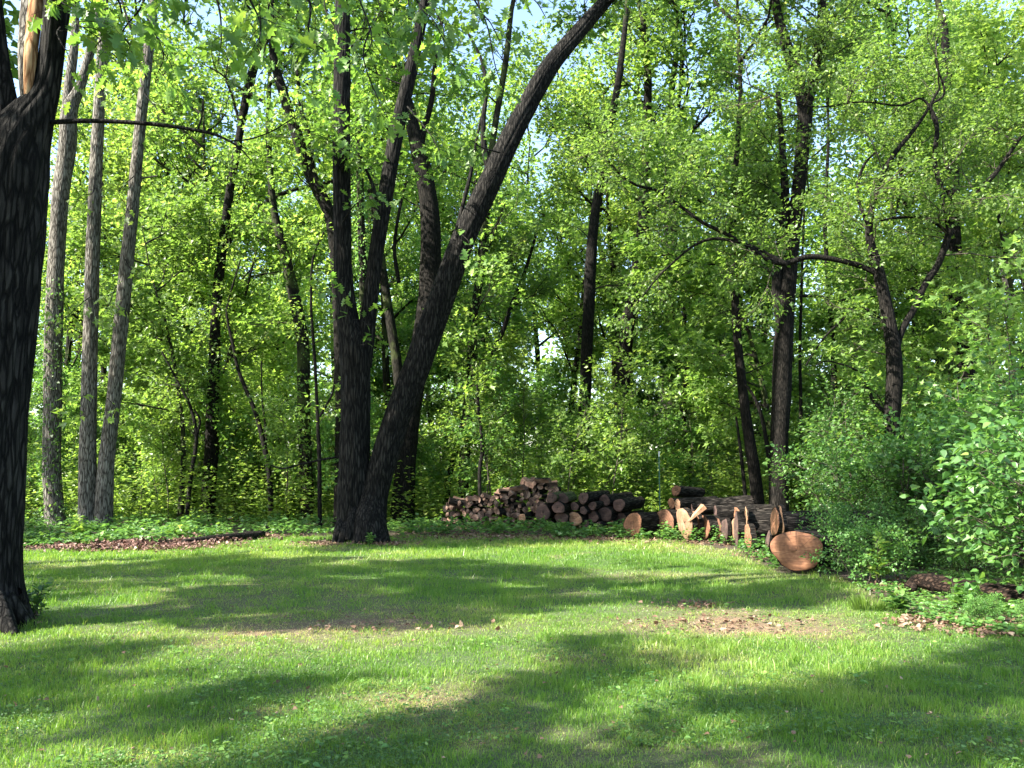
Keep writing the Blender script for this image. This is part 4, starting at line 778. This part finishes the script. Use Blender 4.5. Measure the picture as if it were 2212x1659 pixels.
# wedge plank lying aslant
a = Acc(); k0 = [P(1488, 1126, 20.3), P(1523, 1096, 20.3)]; d = unit(k0[1] - k0[0]); u = np.array([0, 1, 0]); v = np.cross(d, u); Lp = np.linalg.norm(k0[1] - k0[0])
sec = [(-.02, -.12), (.06, -.12), (.075, .12), (-.02, .12)]; V = [k0[0] + d * (Lp * t) + v * (q[0] * (.3 + t)) + u * q[1] * (.5 + .5 * t) for t in (0, .15, .5, .85, 1) for q in sec]
V = np.array(V); q = [[i * 4 + j, i * 4 + (j + 1) % 4, i * 4 + 4 + (j + 1) % 4, i * 4 + 4 + j] for i in range(4) for j in range(4)] + [[3, 2, 1, 0], [16, 17, 18, 19]]
a.add(V, [np.array(q)]); single('split_wedge', a.mesh('split_wedge', [M['cut_pale']], k0[0], smooth=False), k0[0], 'pale wedge-shaped offcut lying aslant across the sawn ends', 'wood slab')

# stacked round logs
RND = [ # x, y, radius px, length, tone (the dark one carries shade), label
 (1260, 1076, 12.5, 1.3, 'cut_old_shaded', 'topmost grey round log of the round-log stack, second from its left'), (1241, 1094, 9.5, 1.0, 'cut_old_shaded', 'small grey round log on the upper left of the stack'),
 (1260, 1103, 8.5, 1.0, 'cut_old_shaded', 'small round log just above and right of the pale pink end'), (1242, 1121, 15.5, 1.0, 'cut_pale', 'pale pink round log end, brightest in the stack'),
 (1280, 1093, 9.5, 1.1, 'cut_old_shaded', 'small dark round log under the topmost one'), (1281, 1116, 12.5, 1.0, 'cut_old_shaded', 'dark round log right of the pale pink end'),
 (1306, 1081, 12.5, 1.5, 'cut_old_shaded', 'black log at the upper right of the stack, its body reaching back'), (1307, 1111, 16, 1.2, 'cut_old_shaded', 'large dark reddish round log in the right half of the stack'),
 (1337, 1091, 14, 1.2, 'cut_old_shaded', 'thick black log at the far right top of the stack'), (1264, 1134, 10.5, .9, 'cut_old_shaded', 'bottom row log under the pale pink end'),
 (1291, 1138, 10.5, .9, 'cut_old_shaded', 'small log in the bottom row below the dark round log'), (1321, 1136, 10.5, .9, 'cut', 'brown log at the right of the bottom row'),
 (1340, 1120, 13, 1.2, 'cut_old_shaded', 'dark log at the lower right corner of the stack'), (1172, 1108, 17.5, .9, 'cut_old_shaded', 'big dark reddish log end in front of the firewood'),
 (1206, 1097, 13.5, .9, 'cut_old_shaded', 'reddish log right of the big dark reddish one'), (1213, 1120, 14, .9, 'cut_old_shaded', 'reddish log on the ground left of the pale pink end'),
 (1192, 1076, 11, .8, 'cut_old_shaded', 'mossy log lying on top of the reddish logs, left of its twin'), (1216, 1077, 12, .9, 'cut_old_shaded', 'mossy green log on top of the reddish logs, right of its twin'),
 (1186, 1135, 11, .8, 'cut_old_shaded', 'low brown log on the ground under the big dark reddish one'), (1128, 1119, 8.5, .7, 'cut_pale', 'small pale round end poking out low in the firewood'),
]
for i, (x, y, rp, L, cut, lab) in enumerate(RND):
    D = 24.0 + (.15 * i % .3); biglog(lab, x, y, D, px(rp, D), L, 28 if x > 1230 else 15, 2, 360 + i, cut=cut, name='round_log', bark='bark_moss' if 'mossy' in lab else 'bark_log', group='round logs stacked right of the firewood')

# firewood stack
print('firewood')
def billet(kind, seed):
    rng = np.random.RandomState(seed); r = .095
    if kind == 'round': n = 12; P2 = [(r * cos(t) * (1 + .08 * sin(2 * t + seed)), r * sin(t)) for t in np.arange(n) * 2 * pi / n]; bk = list(range(n))
    else:
        am = rng.uniform(1.3, 2.6); t = np.linspace(0, am, 6); P2 = [(cos(q) * r * 1.5 - .06, sin(q) * r * 1.5 - .06) for q in t] + [(-.065 + rng.normal(0, .015), -.065 + rng.normal(0, .015))]; bk = list(range(5))
    P2 = np.array(P2); n = len(P2); zs = [-.21, -.07, .07, .21]; V = np.concatenate([np.column_stack([P2 * (1 + rng.normal(0, .03)) + rng.normal(0, .004, P2.shape), np.full(n, z)]) for z in zs])
    a = Acc()
    for j in range(n): a.add(V if j == 0 else np.zeros((0, 3)), [])
    q = [[i * n + j, i * n + (j + 1) % n, i * n + n + (j + 1) % n, i * n + n + j] for i in range(3) for j in range(n)]; mi = [0 if j in bk else 1 for i in range(3) for j in range(n)]
    cap = np.array([list(range(n))[::-1], [3 * n + j for j in range(n)]])
    V = np.concatenate([V]); return mesh_from('firewood', V, [np.array(q), cap], [M['bark_log'], M['split']], False, None, mi + [1, 1])
ROUND = [billet('round', i) for i in range(3)]; SPLIT = [billet('split', 10 + i) for i in range(6)]
rng = np.random.RandomState(99); D0 = 25.0; topx = [955, 985, 1040, 1100, 1135, 1150, 1175, 1205, 1222]; topy = [1108, 1086, 1074, 1062, 1050, 1042, 1040, 1052, 1080]
row = 0; yy = 1142.0
while yy > 1036:
    xx = 962 + (row % 2) * 7
    while xx < 1222:
        if yy > np.interp(xx, topx, topy) + 4:
            rnd = rng.rand() < (.15 if xx < 1130 else .8); me = (ROUND if rnd else SPLIT)[rng.randint(3 if rnd else 6)]
            p = P(xx + rng.normal(0, 2.6), yy + rng.normal(0, 2), D0 + rng.normal(0, .08)); yaw = rng.normal(.1, .38); d = np.array([sin(yaw), cos(yaw), rng.normal(0, .1)])
            if rnd: lab, g = 'small round unsplit stick of firewood, its pinkish sawn end facing out in the firewood stack', 'round sticks in the firewood stack'
            else: lab, g = 'split piece of firewood with a pinkish raw face, packed in the firewood stack', 'split pieces in the firewood stack'
            o = single('firewood', me, p, lab, 'firewood', g, axis_quat(d, rng.rand() * 6.28)); sc = rng.uniform(.5, 1.05); o.scale = (sc, sc, 1)
        xx += 11.5
    yy -= 10.5; row += 1
for i in range(26):
    xx = rng.uniform(970, 1200); yy = np.interp(xx, topx, topy) + rng.uniform(-3, 6); yaw = rng.uniform(.9, 2.2); p = P(xx, yy, D0 + rng.uniform(-.2, .3))
    single('firewood', SPLIT[i % 6], p, 'split piece of firewood lying sideways on top of the firewood stack', 'firewood', 'sideways pieces on top of the firewood stack', axis_quat(np.array([sin(yaw), cos(yaw), rng.normal(0, .2)]), rng.rand() * 6))

# ------------------------------------------------------------------ fallen log right, timber edging left, stake, seedlings
s = spline([[*(P(1955, 1268, 11.9)), .03], [*(P(1985, 1255, 11.8)), .085], [*P(2030, 1262, 11.6), .11], [*P(2090, 1276, 11.4), .125], [*P(2160, 1290, 11.2), .15], [*P(2240, 1300, 11.0), .17], [*P(2330, 1312, 10.8), .17]], 8)
a = Acc(); a.tube(s[:, :3], s[:, 3], 28, disp=bark_disp(9, .1, 11)); base = s[0, :3]; base = np.array([base[0], base[1], 0]); o = empty('fallen_log', base, 'rotting dark fallen log under the bushes at the lower right', 'log'); child('bark', a.mesh('bark', M['bark_fallen'], base), o)
a = Acc(); b0 = s[4]; st = spline([[*b0[:3], .05], [*(P(1975, 1272, 11.6)), .035], [*(P(1958, 1280, 11.5)), .012]], 4); a.tube(st[:, :3], st[:, 3], 8); child('broken_stub', a.mesh('broken_stub', M['bark_fallen'], base), o)
e0, e1 = G(395, 1178), G(568, 1163); e0[2] = .06; e1[2] = .1
s = spline([[*e0, .07], [*(e0 * .6 + e1 * .4), .09], [*e1, .085]], 10); a = Acc(); a.tube(s[:, :3], s[:, 3], 14, cap=True, disp=bark_disp(12, .1)); single('timber_edging', a.mesh('timber_edging', M['bark_log'], e0), e0, 'low dark timber lying along the leaf bed on the left', 'timber')
p = P(1425, 1077, 23.2); p[2] = 0; hh = P(1425, 975, 23.2)[2]; o = empty('fence_stake', p, 'thin green metal stake with a white tip behind the log row', 'stake')
def tee(z0, z1, m, nm):
    V = []; sec = [(-.018, -.004), (.018, -.004), (.018, .002), (.004, .002), (.004, .03), (-.004, .03), (-.004, .002), (-.018, .002)]
    for z in (z0, z1): V += [(x, y, z) for x, y in sec]
    q = [[i, (i + 1) % 8, (i + 1) % 8 + 8, i + 8] for i in range(8)]; a = Acc(); a.add(np.array(V), [np.array(q), np.arange(8)[None, ::-1], np.arange(8, 16)[None, :]]); child(nm, a.mesh(nm, m, smooth=False), o)
tee(-.1, hh - .14, M['post'], 'post'); tee(hh - .137, hh, M['white'], 'tip')
def seedling(label, gx, gy, h, nst, size, lm, seed, cat='plant', name='seedling', D=None):
    rng = np.random.RandomState(seed); g = G(gx, gy) if D is None else np.array([P(gx, gy, D)[0], D, 0]); base = np.array([g[0], g[1], zg(g[0], g[1])]); o = empty(name, base, label, cat); a = Acc(); ps = []; ds = []
    for i in range(nst):
        c, r = bchain(rng, base + rng.normal(0, .05 * h, 3) * [1, 1, 0], np.array([0, 0, 1]) + rng.normal(0, .3, 3) * [1, 1, 0], h * rng.uniform(.6, 1.1), .006, 6, .1, .05); a.tube(c, r, 5)
        for t in np.linspace(.25, 1, 9):
            q, d = at_chain(c, t)
            for z in range(2): e = sidedir(rng, d, 1.2); ps.append(q + e * .02); ds.append(e + [0, 0, .2])
    child('stem', a.mesh('stem', M['twig'], base), o); child('leaves', leafmesh('leaves', np.array(ps), np.array(ds), size, M[lm], rng, tmpl=OVAL, tilt=.3, spread=.2, hang=.1, off=base), o)
seedling('leafy shoots sprouting at the foot of the big dark trunk on the left', 78, 1335, .42, 7, .07, 'cover', 1)
seedling('bright pale seedling standing in the leaf bed near the timber', 378, 1168, .38, 3, .16, 'leaf_y', 2)
seedling('bright leafy plant at the foot of the pale twin tree', 165, 1170, .6, 4, .14, 'leaf_y', 3)
seedling('upright pale plant between the big dark trunk and the ivied tree', 68, 1160, .6, 3, .14, 'leaf_y', 4)
seedling('tall bright weed at the lawn edge right of the biggest sawn end', 1898, 1268, .62, 4, .13, 'leaf_y', 5)
seedling('small leafy shoots at the foot of the central forked tree', 800, 1182, .28, 6, .07, 'cover', 6)
seedling('broad pale leaves on a tall plant above the fallen log', 2060, 1235, 1.9, 5, .2, 'cover', 7)
seedling('large-leaved plant standing before the fallen log near the right edge', 2085, 1325, .42, 5, .12, 'cover', 8)
seedling('low leafy plant left of the broken tip of the fallen log', 1935, 1330, .25, 6, .1, 'cover', 9)
# tuft of long grass by the bushes
rng = np.random.RandomState(5); g = G(1878, 1318); n = 190; a_ = rng.rand(n) * 6.28; rr = rng.rand(n) ** .5 * .22; b = np.stack([g[0] + np.cos(a_) * rr, g[1] + np.sin(a_) * rr * .7, np.zeros(n)], 1); h = rng.uniform(.07, .2, n); ld = np.stack([np.cos(a_), np.sin(a_), np.zeros(n)], 1) * rng.rand(n, 1)
V = np.stack([b - [.003, 0, 0], b + [.003, 0, 0], b + ld * (h * .25)[:, None] + np.array([0, 0, .7]) * h[:, None] + [.0025, 0, 0], b + ld * (h * .6)[:, None] + np.array([0, 0, 1]) * h[:, None]], 1)
single('grass_tuft', mesh_from('grass_tuft', V.reshape(-1, 3) - [g[0], g[1], 0], [np.arange(n * 4).reshape(n, 4)], M['leaf_y'], False, {'tint': ('FACE', rng.rand(n) * .6)}), (g[0], g[1], 0), 'tall tuft of long grass at the lawn edge on the right', 'grass tuft')
print('done', len(bpy.data.objects))
